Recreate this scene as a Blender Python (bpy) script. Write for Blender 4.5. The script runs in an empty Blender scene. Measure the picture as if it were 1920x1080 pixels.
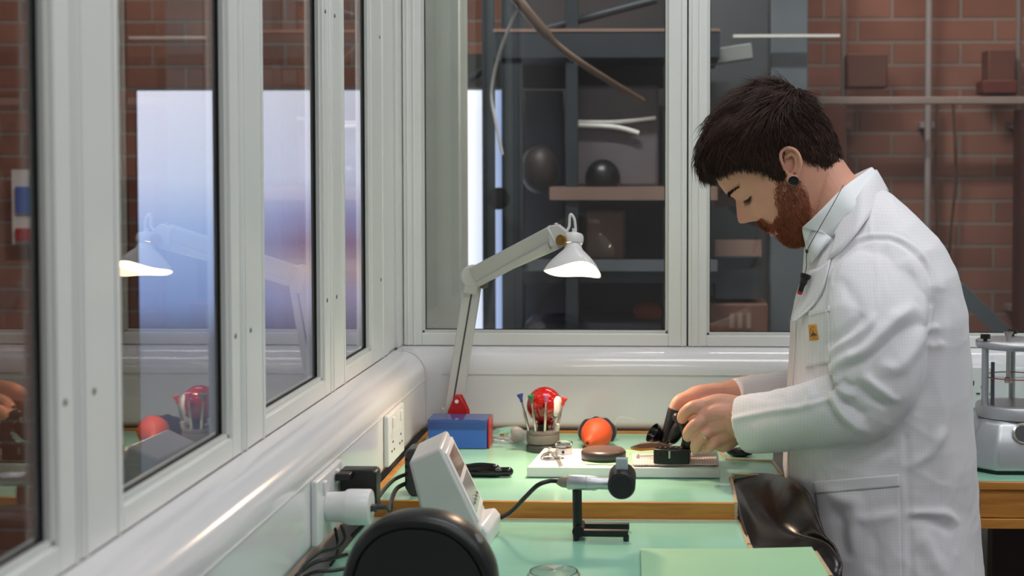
import bpy, bmesh, math, random
import numpy as np
from mathutils import Vector, Matrix

random.seed(7)
np.random.seed(7)
scene = bpy.context.scene
C = scene.collection
PI = math.pi

# ------------------------------------------------------------ camera
F = 2667.0                      # focal length in pixels (50 mm on 36 mm)
PPX, PPY = 1156.0, 413.0        # principal point of the cropped photograph
YAW, PITCH = math.radians(1.8), math.radians(2.0)
ZC = 1.45
CAM = Vector((0, 0, ZC))
cd = bpy.data.cameras.new('camera')
cam = bpy.data.objects.new('camera', cd)
C.objects.link(cam)
cam.location = CAM
cam.rotation_euler = (PI / 2 - PITCH, 0, YAW)
cd.sensor_width = 36.0
cd.lens = 36.0 * F / 1920.0
cd.shift_x = (960 - PPX) / 1920.0
cd.shift_y = (PPY - 540) / 1920.0
cd.clip_start = 0.05
cd.dof.use_dof = True
cd.dof.focus_distance = 2.27
cd.dof.aperture_fstop = 5.0
scene.camera = cam

# ------------------------------------------------------------ world, exposure
w = bpy.data.worlds.new('world')
scene.world = w
w.use_nodes = True
w.node_tree.nodes['Background'].inputs[0].default_value = (0.8, 0.85, 1.0, 1)
w.node_tree.nodes['Background'].inputs[1].default_value = 0.02
scene.view_settings.view_transform = 'Standard'
scene.view_settings.look = 'None'
scene.view_settings.exposure = 0.0
scene.view_settings.gamma = 1.0
scene.view_settings.use_curve_mapping = False


def area_light(name, loc, rot, sx, sy, power, col):
    l = bpy.data.lights.new(name, 'AREA')
    l.shape = 'RECTANGLE'
    l.size, l.size_y = sx, sy
    l.energy = power
    l.color = col
    o = bpy.data.objects.new(name, l)
    C.objects.link(o)
    o.location = loc
    o.rotation_euler = rot
    return o


COOL = (0.96, 0.97, 1.0)
# light of the ceiling panels in the room (the panels themselves are built below)
PANELS = [(0.35, 0.9), (0.35, 2.1), (1.75, 0.6), (1.75, 1.9), (0.9, -0.6)]
for i, (x, y) in enumerate(PANELS):
    area_light('ceiling_panel_light', (x, y, 2.575), (0, 0, 0), 1.1, 0.28, 6.4, COOL)
# unseen fill lights for the dim workshop beyond the glass
area_light('workshop_fill', (0.9, 3.9, 3.2), (0, 0, 0), 2.0, 0.4, 18.0, (1.0, 0.93, 0.88))
area_light('workshop_fill', (-2.2, 3.4, 3.2), (0, 0, 0), 1.6, 0.4, 5.0, (1.0, 0.93, 0.88))
area_light('workshop_fill', (-0.35, 2.98, 3.2), (0, 0, 0), 1.0, 0.15, 40.0, (0.95, 0.98, 0.95))  # unseen light added to brighten the pale pillar

# ------------------------------------------------------------ picture <-> place
fwd = Vector((-math.sin(YAW) * math.cos(PITCH), math.cos(YAW) * math.cos(PITCH), -math.sin(PITCH)))
rgt = Vector((math.cos(YAW), math.sin(YAW), 0))
upv = rgt.cross(fwd)


def P(x, y, Y=None, Z=None, X=None):
    d = rgt * ((x - PPX) / F) - upv * ((y - PPY) / F) + fwd
    if Y is not None:
        t = Y / d.y
    elif Z is not None:
        t = (Z - ZC) / d.z
    else:
        t = X / d.x
    return CAM + d * t


def project_np(co):
    d = co - np.array(CAM)
    z = d @ np.array(fwd)
    return np.stack([PPX + F * (d @ np.array(rgt)) / z, PPY - F * (d @ np.array(upv)) / z], 1)


# ------------------------------------------------------------ materials
def lin(c):
    if isinstance(c, str):
        c = [int(c[i:i + 2], 16) / 255 for i in (0, 2, 4)]
    return tuple(((v / 12.92) if v <= 0.04045 else ((v + 0.055) / 1.055) ** 2.4) for v in c[:3]) + (1,)


def newmat(name):
    m = bpy.data.materials.new(name)
    m.use_nodes = True
    nt = m.node_tree
    return m, nt, nt.nodes['Principled BSDF'], nt.nodes.new, nt.links.new


def coords(nt, scale=(1, 1, 1), rot=(0, 0, 0), out='Object'):
    tc = nt.nodes.new('ShaderNodeTexCoord')
    mp = nt.nodes.new('ShaderNodeMapping')
    mp.inputs['Scale'].default_value = scale
    mp.inputs['Rotation'].default_value = rot
    nt.links.new(tc.outputs[out], mp.inputs[0])
    return mp.outputs[0]


def mat(name, col, rough=0.5, metal=0.0, var=0.06, nscale=8.0, bump=0.0, bscale=200.0, stretch=(1, 1, 1),
        spec=0.5, coat=0.0, sheen=0.0, sss=0.0, rvar=0.0):
    m, nt, b, N, L = newmat(name)
    c = lin(col)
    nz = N('ShaderNodeTexNoise')
    nz.inputs['Scale'].default_value = nscale
    nz.inputs['Detail'].default_value = 5
    L(coords(nt, stretch), nz.inputs['Vector'])
    cr = N('ShaderNodeValToRGB')
    cr.color_ramp.elements[0].position = 0.3
    cr.color_ramp.elements[1].position = 0.7
    cr.color_ramp.elements[0].color = tuple(v * (1 - var) for v in c[:3]) + (1,)
    cr.color_ramp.elements[1].color = tuple(min(1, v * (1 + var)) for v in c[:3]) + (1,)
    L(nz.outputs[0], cr.inputs[0])
    L(cr.outputs[0], b.inputs['Base Color'])
    b.inputs['Roughness'].default_value = rough
    b.inputs['Metallic'].default_value = metal
    b.inputs['Specular IOR Level'].default_value = spec
    b.inputs['Coat Weight'].default_value = coat
    b.inputs['Sheen Weight'].default_value = sheen
    if sss:
        b.inputs['Subsurface Weight'].default_value = sss
        b.inputs['Subsurface Radius'].default_value = (0.012, 0.004, 0.002)
        b.inputs['Subsurface Scale'].default_value = 0.5
    if rvar:
        mr = N('ShaderNodeMapRange')
        mr.inputs['To Min'].default_value = max(0, rough - rvar)
        mr.inputs['To Max'].default_value = rough + rvar
        L(nz.outputs[0], mr.inputs[0])
        L(mr.outputs[0], b.inputs['Roughness'])
    if bump:
        n2 = N('ShaderNodeTexNoise')
        n2.inputs['Scale'].default_value = bscale
        L(coords(nt, stretch), n2.inputs['Vector'])
        bp = N('ShaderNodeBump')
        bp.inputs['Strength'].default_value = bump
        bp.inputs['Distance'].default_value = 0.002
        L(n2.outputs[0], bp.inputs['Height'])
        L(bp.outputs[0], b.inputs['Normal'])
    return m


def glassmat(name, col=(1, 1, 1), rough=0.0, ior=1.5):
    m, nt, b, N, L = newmat(name)
    b.inputs['Base Color'].default_value = tuple(col) + (1,)
    b.inputs['Roughness'].default_value = rough
    b.inputs['IOR'].default_value = ior
    b.inputs['Transmission Weight'].default_value = 1.0
    return m


def emitmat(name, col, strength):
    m, nt, b, N, L = newmat(name)
    b.inputs['Base Color'].default_value = lin(col)
    b.inputs['Emission Color'].default_value = lin(col)
    b.inputs['Emission Strength'].default_value = strength
    return m


def brickmat(name, c1, c2, mort):
    m, nt, b, N, L = newmat(name)
    tc = N('ShaderNodeTexCoord')
    sp = N('ShaderNodeSeparateXYZ')
    cb = N('ShaderNodeCombineXYZ')
    L(tc.outputs['Object'], sp.inputs[0])
    ad = N('ShaderNodeMath')
    L(sp.outputs[0], ad.inputs[0])
    L(sp.outputs[1], ad.inputs[1])
    L(ad.outputs[0], cb.inputs[0])
    L(sp.outputs[2], cb.inputs[1])
    br = N('ShaderNodeTexBrick')
    br.inputs['Scale'].default_value = 1.0
    br.inputs['Brick Width'].default_value = 0.225
    br.inputs['Row Height'].default_value = 0.075
    br.inputs['Mortar Size'].default_value = 0.006
    br.inputs['Mortar Smooth'].default_value = 0.3
    br.inputs['Color1'].default_value = lin(c1)
    br.inputs['Color2'].default_value = lin(c2)
    br.inputs['Mortar'].default_value = lin(mort)
    L(cb.outputs[0], br.inputs[0])
    nz = N('ShaderNodeTexNoise')
    nz.inputs['Scale'].default_value = 3
    nz.inputs['Detail'].default_value = 8
    L(tc.outputs['Object'], nz.inputs[0])
    mx = N('ShaderNodeMix')
    mx.data_type = 'RGBA'
    mx.blend_type = 'MULTIPLY'
    mx.inputs[0].default_value = 0.7
    L(br.outputs[0], mx.inputs[6])
    cr = N('ShaderNodeValToRGB')
    cr.color_ramp.elements[0].position = 0.3
    cr.color_ramp.elements[0].color = (0.5, 0.45, 0.45, 1)
    cr.color_ramp.elements[1].position = 0.65
    cr.color_ramp.elements[1].color = (1.2, 1.15, 1.1, 1)
    L(nz.outputs[0], cr.inputs[0])
    L(cr.outputs[0], mx.inputs[7])
    L(mx.outputs[2], b.inputs['Base Color'])
    bp = N('ShaderNodeBump')
    bp.inputs['Distance'].default_value = 0.006
    bp.invert = True
    L(br.outputs[1], bp.inputs['Height'])
    L(bp.outputs[0], b.inputs['Normal'])
    b.inputs['Roughness'].default_value = 0.85
    return m


def woodmat(name, c1, c2, rough=0.4):
    m, nt, b, N, L = newmat(name)
    nz = N('ShaderNodeTexNoise')
    nz.inputs['Scale'].default_value = 18
    nz.inputs['Detail'].default_value = 8
    nz.inputs['Distortion'].default_value = 0.6
    L(coords(nt, (0.6, 6, 9)), nz.inputs['Vector'])
    cr = N('ShaderNodeValToRGB')
    cr.color_ramp.elements[0].position = 0.32
    cr.color_ramp.elements[1].position = 0.68
    cr.color_ramp.elements[0].color = lin(c1)
    cr.color_ramp.elements[1].color = lin(c2)
    L(nz.outputs[0], cr.inputs[0])
    L(cr.outputs[0], b.inputs['Base Color'])
    b.inputs['Roughness'].default_value = rough
    return m


def gridmat(name, base, line, pitch, width, rough=0.8, bump=0.15, mix=0.5, sheen=0.2):
    """woven cloth with a fine square grid of darker threads"""
    m, nt, b, N, L = newmat(name)
    tc = N('ShaderNodeTexCoord')
    sp = N('ShaderNodeSeparateXYZ')
    L(tc.outputs['Object'], sp.inputs[0])
    outs = []
    for ax in (0, 2, 1):
        a = N('ShaderNodeMath')
        a.operation = 'MULTIPLY'
        a.inputs[1].default_value = 1 / pitch
        L(sp.outputs[ax], a.inputs[0])
        f = N('ShaderNodeMath')
        f.operation = 'FRACT'
        L(a.outputs[0], f.inputs[0])
        g = N('ShaderNodeMath')
        g.operation = 'LESS_THAN'
        g.inputs[1].default_value = width
        L(f.outputs[0], g.inputs[0])
        outs.append(g.outputs[0])
    mx = N('ShaderNodeMath')
    mx.operation = 'MAXIMUM'
    L(outs[0], mx.inputs[0])
    L(outs[1], mx.inputs[1])
    last = mx
    if name.startswith('towel'):
        mx2 = N('ShaderNodeMath')
        mx2.operation = 'MAXIMUM'
        L(outs[0], mx2.inputs[0])
        L(outs[2], mx2.inputs[1])
        last = mx2
    sc = N('ShaderNodeMath')
    sc.operation = 'MULTIPLY'
    sc.inputs[1].default_value = mix
    L(last.outputs[0], sc.inputs[0])
    cm = N('ShaderNodeMix')
    cm.data_type = 'RGBA'
    L(sc.outputs[0], cm.inputs[0])
    cm.inputs[6].default_value = lin(base)
    cm.inputs[7].default_value = lin(line)
    L(cm.outputs[2], b.inputs['Base Color'])
    b.inputs['Roughness'].default_value = rough
    b.inputs['Sheen Weight'].default_value = sheen
    nz = N('ShaderNodeTexNoise')
    nz.inputs['Scale'].default_value = 35
    nz.inputs['Detail'].default_value = 6
    L(tc.outputs['Object'], nz.inputs[0])
    bp = N('ShaderNodeBump')
    bp.inputs['Strength'].default_value = bump
    bp.inputs['Distance'].default_value = 0.004
    L(nz.outputs[0], bp.inputs['Height'])
    L(bp.outputs[0], b.inputs['Normal'])
    return m


M = dict(
    frame=mat('white_frame_paint', 'e6e7e3', 0.3, 0, 0.02),
    aluminium=mat('brushed_frame', 'd3d4cf', 0.4, 0.0, 0.03),
    trunk=mat('white_trunking_plastic', 'e6e4e5', 0.17, 0, 0.01, coat=0.25),
    gasket=mat('black_gasket', '141414', 0.6),
    screw=mat('screw_steel', '8c8c88', 0.35, 0.9),
    glass=glassmat('window_glass', (0.95, 0.97, 0.96)),
    clear=glassmat('clear_plastic', (0.97, 0.98, 0.98), 0.03, 1.45),
    bag=glassmat('plastic_film', (0.98, 0.98, 0.98), 0.22, 1.3),
    green=mat('mint_bench_laminate', '98cfb4', 0.15, 0, 0.05, 3.0, stretch=(1, 6, 1), rvar=0.05),
    mat_green=mat('pale_green_mat', 'a3d0a5', 0.45, 0, 0.03),
    wood=woodmat('varnished_beech', 'b0722c', 'cc8c3e'),
    woodpale=woodmat('pale_beech_lipping', 'b89a76', 'd0b592'),
    wall=mat('white_wall_paint', 'd9d8d6', 0.6, 0, 0.03),
    ceiling=mat('ceiling_tile', 'deddda', 0.8, 0, 0.03),
    floor=mat('grey_vinyl_floor', '77787a', 0.4, 0, 0.1),
    brick=brickmat('red_brick', 'a2705f', '8d5d4e', '9b8a82'),
    white=mat('white_plastic', 'e3e2e1', 0.3, 0, 0.02),
    greyplastic=mat('light_grey_enamel', 'cccac8', 0.35, 0, 0.03),
    dgrey=mat('dark_grey_plastic', '3b3b3d', 0.4, 0, 0.08),
    grey=mat('mid_grey_rubber', '6b6763', 0.5, 0, 0.08),
    black=mat('black_plastic', '111112', 0.35, 0, 0.1),
    blackgloss=mat('black_gloss_plastic', '120f10', 0.12, 0, 0.1),
    blackrubber=mat('black_rubber', '17151a', 0.45, 0, 0.15, bump=0.3),
    blackcloth=mat('black_fabric', '17171a', 0.85, 0, 0.2, bump=0.6, sheen=0.3),
    leather=mat('black_leather', '1c1517', 0.24, 0, 0.3, 9.0, bump=0.12, bscale=60, rvar=0.08),
    darkmetal=mat('dark_grey_steel', '3a3f45', 0.5, 0.3, 0.15),
    greysteel=mat('blue_grey_steel', '646a70', 0.55, 0.1, 0.12),
    steel=mat('polished_steel', 'c8c4bc', 0.22, 1.0, 0.04),
    silver=mat('satin_aluminium', 'c3c5c8', 0.38, 0.75, 0.03, bump=0.1, bscale=600),
    brass=mat('brass', 'bd9a5c', 0.3, 1.0, 0.05),
    red=mat('red_plastic', 'b21f24', 0.3, 0, 0.05),
    redgloss=mat('glossy_red_lacquer', '8e120c', 0.08, 0, 0.04, coat=0.6),
    orange=mat('orange_rubber', 'e4562c', 0.55, 0, 0.05),
    blue=mat('blue_card', '3462b8', 0.45, 0, 0.04),
    foam=mat('white_foam', 'eeeae4', 0.8, 0, 0.02, bump=0.3),
    brown=mat('brown_lid', '5b4438', 0.3, 0, 0.15),
    paper=mat('white_paper', 'ecdfd8', 0.7, 0, 0.02),
    capblue=mat('blue_cap', '2a3a8c', 0.4), capgreen=mat('green_cap', '1f6b4d', 0.4),
    cappink=mat('pink_cap', 'd2669a', 0.4), capred=mat('red_cap', 'd83326', 0.4),
    coat=gridmat('white_lab_coat_cloth', 'e6e4e7', 'a9a8ae', 0.0047, 0.16, mix=0.15),
    shirt=mat('white_shirt_cloth', 'e9ecee', 0.7, 0, 0.01, bump=0.1, sheen=0.2),
    towel=gridmat('towel_checked_cloth', 'eadfda', '9a8f8c', 0.0045, 0.22, mix=0.6),
    trousers=mat('dark_trouser_cloth', '22242a', 0.8, 0, 0.1, sheen=0.2),
    skin=mat('skin', 'd9a088', 0.48, 0, 0.05, 28.0, bump=0.12, bscale=350, sss=0.25),
    lip=mat('lip_skin', 'b8675c', 0.4, 0, 0.05, sss=0.2),
    hair=mat('dark_brown_hair', '3d2921', 0.5, 0, 0.3, 40, spec=0.3),
    hairbase=mat('dark_hair_mass', '271a16', 0.7, 0, 0.2, 60, bump=0.8, bscale=150),
    beard=mat('auburn_beard', '9c5636', 0.5, 0, 0.25, 50),
    gold=mat('gold_ring', 'e8cf9c', 0.25, 0.7, 0.02),
    badge=mat('orange_badge', 'e39a2d', 0.6, 0, 0.03),
    bulb=emitmat('lamp_glow', (1.0, 0.90, 0.74), 8.0),
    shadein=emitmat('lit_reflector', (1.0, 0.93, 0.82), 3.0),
    panel=emitmat('ceiling_diffuser', (0.97, 0.98, 1.0), 2.0),
    screenglow=emitmat('glow_strip', (0.95, 0.95, 0.98), 0.9),
    peach=mat('peach_wood', '93766a', 0.5),
)


# ------------------------------------------------------------ mesh helpers
def finish(bm, name, material, parent=None, smooth=True, bevel=0.0, seg=2, sub=0, solid=0.0, angle=40, keep=False):
    if not keep:
        bmesh.ops.recalc_face_normals(bm, faces=bm.faces)
    me = bpy.data.meshes.new(name)
    bm.to_mesh(me)
    bm.free()
    o = bpy.data.objects.new(name, me)
    C.objects.link(o)
    me.materials.append(M[material] if isinstance(material, str) else material)
    if smooth:
        me.polygons.foreach_set('use_smooth', [True] * len(me.polygons))
        if angle < 180:
            me.set_sharp_from_angle(angle=math.radians(angle))
    if solid:
        md = o.modifiers.new('solid', 'SOLIDIFY')
        md.thickness = solid
        md.offset = 0
    if bevel:
        md = o.modifiers.new('bevel', 'BEVEL')
        md.width = bevel
        md.segments = seg
        md.limit_method = 'ANGLE'
        md.angle_limit = math.radians(35)
        md.harden_normals = False
    if sub:
        md = o.modifiers.new('sub', 'SUBSURF')
        md.levels = sub
        md.render_levels = sub
    if parent is not None:
        link(o, parent)
    return o


def link(o, parent):
    o.parent = parent
    loc = parent.get('base', None)
    if loc is not None:
        o.matrix_parent_inverse = Matrix.Translation(-Vector(loc))


def thing(name, label, cat, loc, group=None):
    o = bpy.data.objects.new(name, None)
    C.objects.link(o)
    o.location = loc
    o.empty_display_size = 0.05
    o['base'] = list(loc)
    o['label'] = label
    o['category'] = cat
    if group:
        o['group'] = group
    return o


def tag(o, label, cat, group=None):
    o['label'] = label
    o['category'] = cat
    if group:
        o['group'] = group
    return o


def struct(o):
    o['kind'] = 'structure'
    return o


def NB():
    return bmesh.new()


def box(bm, c, s, rot=None, mtx=None):
    v = bmesh.ops.create_cube(bm, size=1.0)['verts']
    m = Matrix.Diagonal((s[0], s[1], s[2], 1))
    r = rot.to_4x4() if rot is not None else Matrix.Identity(4)
    m = Matrix.Translation(Vector(c)) @ r @ m
    if mtx is not None:
        m = mtx @ m
    bmesh.ops.transform(bm, matrix=m, verts=v)
    return v


def box2(bm, lo, hi):
    lo, hi = Vector(lo), Vector(hi)
    return box(bm, (lo + hi) / 2, hi - lo)


def frames(pts):
    pts = [Vector(p) for p in pts]
    n = len(pts)
    T = []
    for i in range(n):
        a = pts[max(0, i - 1)]
        b = pts[min(n - 1, i + 1)]
        t = (b - a)
        T.append(t.normalized() if t.length > 1e-9 else Vector((0, 0, 1)))
    u = T[0].orthogonal().normalized()
    out = []
    for i in range(n):
        if i:
            u = (u - T[i] * u.dot(T[i]))
            u = u.normalized() if u.length > 1e-6 else T[i].orthogonal().normalized()
        out.append((pts[i], T[i], u, T[i].cross(u)))
    return out


def loft(bm, rings, closed=True, cap=True):
    vs = [[bm.verts.new(p) for p in r] for r in rings]
    n = len(rings[0])
    for i in range(len(vs) - 1):
        for j in range(n if closed else n - 1):
            k = (j + 1) % n
            try:
                bm.faces.new((vs[i][j], vs[i][k], vs[i + 1][k], vs[i + 1][j]))
            except ValueError:
                pass
    if cap and closed:
        bm.faces.new(vs[0][::-1])
        bm.faces.new(vs[-1])
    return vs


def tube(bm, pts, r, seg=10, round_ends=False, flat=1.0):
    fr = frames(pts)
    n = len(fr)
    rs = r if isinstance(r, (list, tuple)) else [r] * n
    rings = []
    if round_ends:
        p, t, u, v = fr[0]
        for a in (80, 55, 28):
            a = math.radians(a)
            rr = rs[0] * math.cos(a)
            rings.append([p - t * rs[0] * math.sin(a) + (u * math.cos(q) + v * math.sin(q) * flat) * rr
                          for q in [2 * PI * j / seg for j in range(seg)]])
    for (p, t, u, v), rr in zip(fr, rs):
        rings.append([p + (u * math.cos(q) + v * math.sin(q) * flat) * rr for q in [2 * PI * j / seg for j in range(seg)]])
    if round_ends:
        p, t, u, v = fr[-1]
        for a in (28, 55, 80):
            a = math.radians(a)
            rr = rs[-1] * math.cos(a)
            rings.append([p + t * rs[-1] * math.sin(a) + (u * math.cos(q) + v * math.sin(q) * flat) * rr
                          for q in [2 * PI * j / seg for j in range(seg)]])
    loft(bm, rings)


def smoothpath(pts, k=6):
    pts = [Vector(p) for p in pts]
    out = []
    n = len(pts)
    for i in range(n - 1):
        p0, p1, p2, p3 = pts[max(0, i - 1)], pts[i], pts[i + 1], pts[min(n - 1, i + 2)]
        for j in range(k):
            t = j / k
            out.append(0.5 * ((2 * p1) + (-p0 + p2) * t + (2 * p0 - 5 * p1 + 4 * p2 - p3) * t * t + (-p0 + 3 * p1 - 3 * p2 + p3) * t ** 3))
    out.append(pts[-1])
    return out


def axis_matrix(origin, axis):
    z = Vector(axis).normalized()
    return Matrix.Translation(Vector(origin)) @ z.to_track_quat('Z', 'Y').to_matrix().to_4x4()


def lathe(bm, prof, origin=(0, 0, 0), axis=(0, 0, 1), seg=32, sx=1.0, sy=1.0, cap=True, mtx=None):
    m = mtx if mtx is not None else axis_matrix(origin, axis)
    rings = [[m @ Vector((max(r, 1e-5) * math.cos(2 * PI * j / seg) * sx, max(r, 1e-5) * math.sin(2 * PI * j / seg) * sy, z))
              for j in range(seg)] for r, z in prof]
    loft(bm, rings, cap=cap)


def prism(bm, poly, d):
    """polygon of 3-D points extruded by vector d"""
    d = Vector(d)
    a = [bm.verts.new(Vector(p)) for p in poly]
    b = [bm.verts.new(Vector(p) + d) for p in poly]
    bm.faces.new(a)
    bm.faces.new(b[::-1])
    n = len(a)
    for i in range(n):
        bm.faces.new((a[i], b[i], b[(i + 1) % n], a[(i + 1) % n]))


def ball(bm, c, r, s=(1, 1, 1), rot=None, u=24, v=16):
    vs = bmesh.ops.create_uvsphere(bm, u_segments=u, v_segments=v, radius=1.0)['verts']
    m = Matrix.Translation(Vector(c)) @ (rot.to_4x4() if rot is not None else Matrix.Identity(4)) @ Matrix.Diagonal((r * s[0], r * s[1], r * s[2], 1))
    bmesh.ops.transform(bm, matrix=m, verts=vs)


def strip_sheet(bm, rows, k=4):
    """smooth open sheet through rows of points"""
    rr = [smoothpath(r, k) for r in rows]
    cols = list(zip(*rr))
    cc = [smoothpath(c, k) for c in cols]
    g = list(zip(*cc))
    loft(bm, [list(r) for r in g], closed=False, cap=False)


def copy_thing(root, loc, label=None):
    c = root.copy()
    C.objects.link(c)
    c.location = loc
    if label:
        c['label'] = label
    for ch in root.children:
        d = ch.copy()
        C.objects.link(d)
        d.parent = c
        for g in ch.children:
            e = g.copy()
            C.objects.link(e)
            e.parent = d
    return c


def arr(me):
    a = np.empty(len(me.vertices) * 3)
    me.vertices.foreach_get('co', a)
    return a.reshape(-1, 3)


def setarr(me, a):
    me.vertices.foreach_set('co', a.ravel())
    me.update()


def normals(me):
    a = np.empty(len(me.vertices) * 3, dtype=np.float32)
    me.vertex_normals.foreach_get('vector', a)
    return a.reshape(-1, 3).astype(float)


def remeshed(bm, voxel, smooth_iter=4, factor=0.5):
    me = bpy.data.meshes.new('tmp')
    bmesh.ops.recalc_face_normals(bm, faces=bm.faces)
    bm.to_mesh(me)
    bm.free()
    o = bpy.data.objects.new('tmp', me)
    C.objects.link(o)
    md = o.modifiers.new('r', 'REMESH')
    md.mode = 'VOXEL'
    md.voxel_size = voxel
    if smooth_iter:
        s = o.modifiers.new('s', 'SMOOTH')
        s.iterations = smooth_iter
        s.factor = factor
    dg = bpy.context.evaluated_depsgraph_get()
    out = bpy.data.meshes.new_from_object(o.evaluated_get(dg))
    bpy.data.objects.remove(o)
    bpy.data.meshes.remove(me)
    return out


def mesh_obj(name, me, material, parent=None):
    me.name = name
    me.materials.clear()
    me.materials.append(M[material] if isinstance(material, str) else material)
    me.polygons.foreach_set('use_smooth', [True] * len(me.polygons))
    o = bpy.data.objects.new(name, me)
    C.objects.link(o)
    if parent is not None:
        link(o, parent)
    return o

# ============================================================ SETTING
DZ = 0.95                 # top of the farther bench
NZ = 0.925                # top of the nearer bench
XT = -0.45                # room face of the left trunking
XW = -0.507               # room face of the left window frames
YB = 2.757                # room face of the back window frames
YT = 2.70                 # room face of the back trunking
SILL = 1.1085
TOPZ = 2.15
CEIL = 2.6
XR, YN = 3.2, -2.2

b = NB(); box2(b, (-4.2, YN - .1, -0.05), (XR + .1, 6.0, 0)); struct(finish(b, 'floor', 'floor'))
b = NB(); box2(b, (XW - .10, YN, CEIL), (XR, YB + .1, CEIL + .05)); struct(finish(b, 'ceiling', 'ceiling'))
b = NB(); box2(b, (XW - .08, YN, 0), (XW - .005, YB + .08, SILL))
box2(b, (XW - .08, YN, TOPZ), (XW - .005, YB + .08, CEIL))
box2(b, (XW - .08, YN, SILL), (XW - .005, 0.25, TOPZ))
struct(finish(b, 'wall_left', 'wall'))
b = NB(); box2(b, (XW - .005, YB + .005, 0), (XR, YB + .08, SILL))
box2(b, (XW - .005, YB + .005, TOPZ), (XR, YB + .08, CEIL))
box2(b, (1.95, YB + .005, SILL), (XR, YB + .08, TOPZ))
struct(finish(b, 'wall_back', 'wall'))
b = NB(); box2(b, (XR, YN, 0), (XR + .1, YB + .08, CEIL)); struct(finish(b, 'wall_right', 'wall'))
b = NB(); box2(b, (XW - .08, YN - .1, 0), (XR + .1, YN, CEIL)); struct(finish(b, 'wall_front', 'wall'))


def screw_head(parent, p, axis):
    bm = NB()
    lathe(bm, [(0.0034, 0), (0.0034, 0.0004), (0.0026, 0.0012), (0.0, 0.0013)], p, axis, 16)
    finish(bm, 'screw', 'screw', parent)


def window(name, a0, a1, side, near_stile=0.048, far_stile=0.034, rail=0.0245, screws=()):
    """framed pane. side 'L': lies in plane x=XW spanning depth a0..a1; side 'B': plane y=YB spanning x a0..a1"""
    def pt(a, dep, z):      # dep: metres out of the frame face into the wall (+) or into the room (-)
        return Vector((XW - dep, a, z)) if side == 'L' else Vector((a, YB + dep, z))

    def bx(bm, a, b_, d0, d1, z0, z1):
        p, q = pt(a, d0, z0), pt(b_, d1, z1)
        box2(bm, (min(p.x, q.x), min(p.y, q.y), z0), (max(p.x, q.x), max(p.y, q.y), z1))
    root = bpy.data.objects.new(name, None)
    C.objects.link(root)
    root.location = pt((a0 + a1) / 2, 0, SILL)
    root['base'] = list(root.location)
    root['kind'] = 'structure'
    fr = NB()
    g = 0.0015
    bx(fr, a0 + g, a0 + near_stile, 0, 0.0215, SILL, TOPZ)
    bx(fr, a1 - far_stile, a1 - g, 0, 0.0215, SILL, TOPZ)
    bx(fr, a0 + near_stile, a1 - far_stile, 0, 0.0215, SILL, SILL + rail)
    bx(fr, a0 + near_stile, a1 - far_stile, 0, 0.0215, TOPZ - rail, TOPZ)
    finish(fr, 'window_frame', 'frame', root, bevel=0.0015)
    # stepped bead around the glass
    bd = NB()
    e = 0.006
    s0, s1, z0, z1 = a0 + near_stile, a1 - far_stile, SILL + rail, TOPZ - rail
    bx(bd, s0 - 0.002, s0 + e, 0.005, 0.022, z0, z1)
    bx(bd, s1 - e, s1 + 0.002, 0.005, 0.022, z0, z1)
    bx(bd, s0, s1, 0.005, 0.022, z0 - 0.002, z0 + e)
    bx(bd, s0, s1, 0.005, 0.022, z1 - e, z1 + 0.002)
    finish(bd, 'glazing_bead', 'aluminium', root, bevel=0.001)
    # raised ridge running up each stile
    rd = NB()
    bx(rd, a0 + 0.008, a0 + 0.012, -0.0018, 0.002, SILL, TOPZ)
    bx(rd, a1 - 0.012, a1 - 0.008, -0.0018, 0.002, SILL, TOPZ)
    bx(rd, a0 + near_stile - .016, a0 + near_stile - .012, -0.0018, 0.002, SILL, TOPZ)
    finish(rd, 'stile_ridge', 'frame', root, bevel=0.0008)
    gk = NB()
    bx(gk, s0 - 0.003, s0 + e + 0.0015, 0.011, 0.0165, z0, z1)
    bx(gk, s1 - e - 0.0015, s1 + 0.003, 0.011, 0.0165, z0, z1)
    bx(gk, s0, s1, 0.011, 0.0165, z0 - .003, z0 + e + 0.0015)
    finish(gk, 'gasket', 'gasket', root, smooth=False)
    gp = NB()
    bx(gp, s0, s1, 0.014, 0.018, z0, z1)
    finish(gp, 'window_pane', 'glass', root, smooth=False)
    for a, z in screws:
        screw_head(root, pt(a, 0.0, z), (1, 0, 0) if side == 'L' else (0, -1, 0))
    # dark joint between this frame and the next
    jt = NB()
    bx(jt, a1 - g, a1 + g, 0.006, 0.0215, SILL, TOPZ)
    finish(jt, 'frame_joint', 'gasket', root, smooth=False)
    return root


J = [0.25, 0.735, 1.22, 1.705, 2.17, 2.585, YB]
for k in range(5):
    a0, a1 = J[k], J[k + 1]
    # screws sit in rows near the foot and higher up on both sides of every joint
    zlow, zhigh = 1.253, 1.690
    sc = [(a0 + 0.031, zlow), (a1 - 0.031, zlow), (a0 + 0.031, zhigh), (a1 - 0.031, zhigh)]
    window('window_%d' % (k + 1), a0, a1, 'L', near_stile=.098, far_stile=.105 if k == 4 else .045, screws=sc)
# corner post
b = NB()
box2(b, (XW - .022, J[5] + .0015, SILL), (XW, J[5] + 0.045, TOPZ))
box2(b, (XW - .022, J[5] + .050, SILL), (XW - 0.004, J[5] + 0.12, TOPZ))
box2(b, (XW - .022, J[5] + .125, SILL), (XW + 0.002, YB + 0.05, TOPZ))
struct(finish(b, 'trim_1', 'frame', bevel=0.0015))
b = NB()
box2(b, (XW - .021, J[5] + .040, SILL), (XW - 0.012, YB + .02, TOPZ))
struct(finish(b, 'trim_2', 'gasket', smooth=False))


def bx_x(x, Yd=YB):
    return P(x, 500, Y=Yd).x


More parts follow.
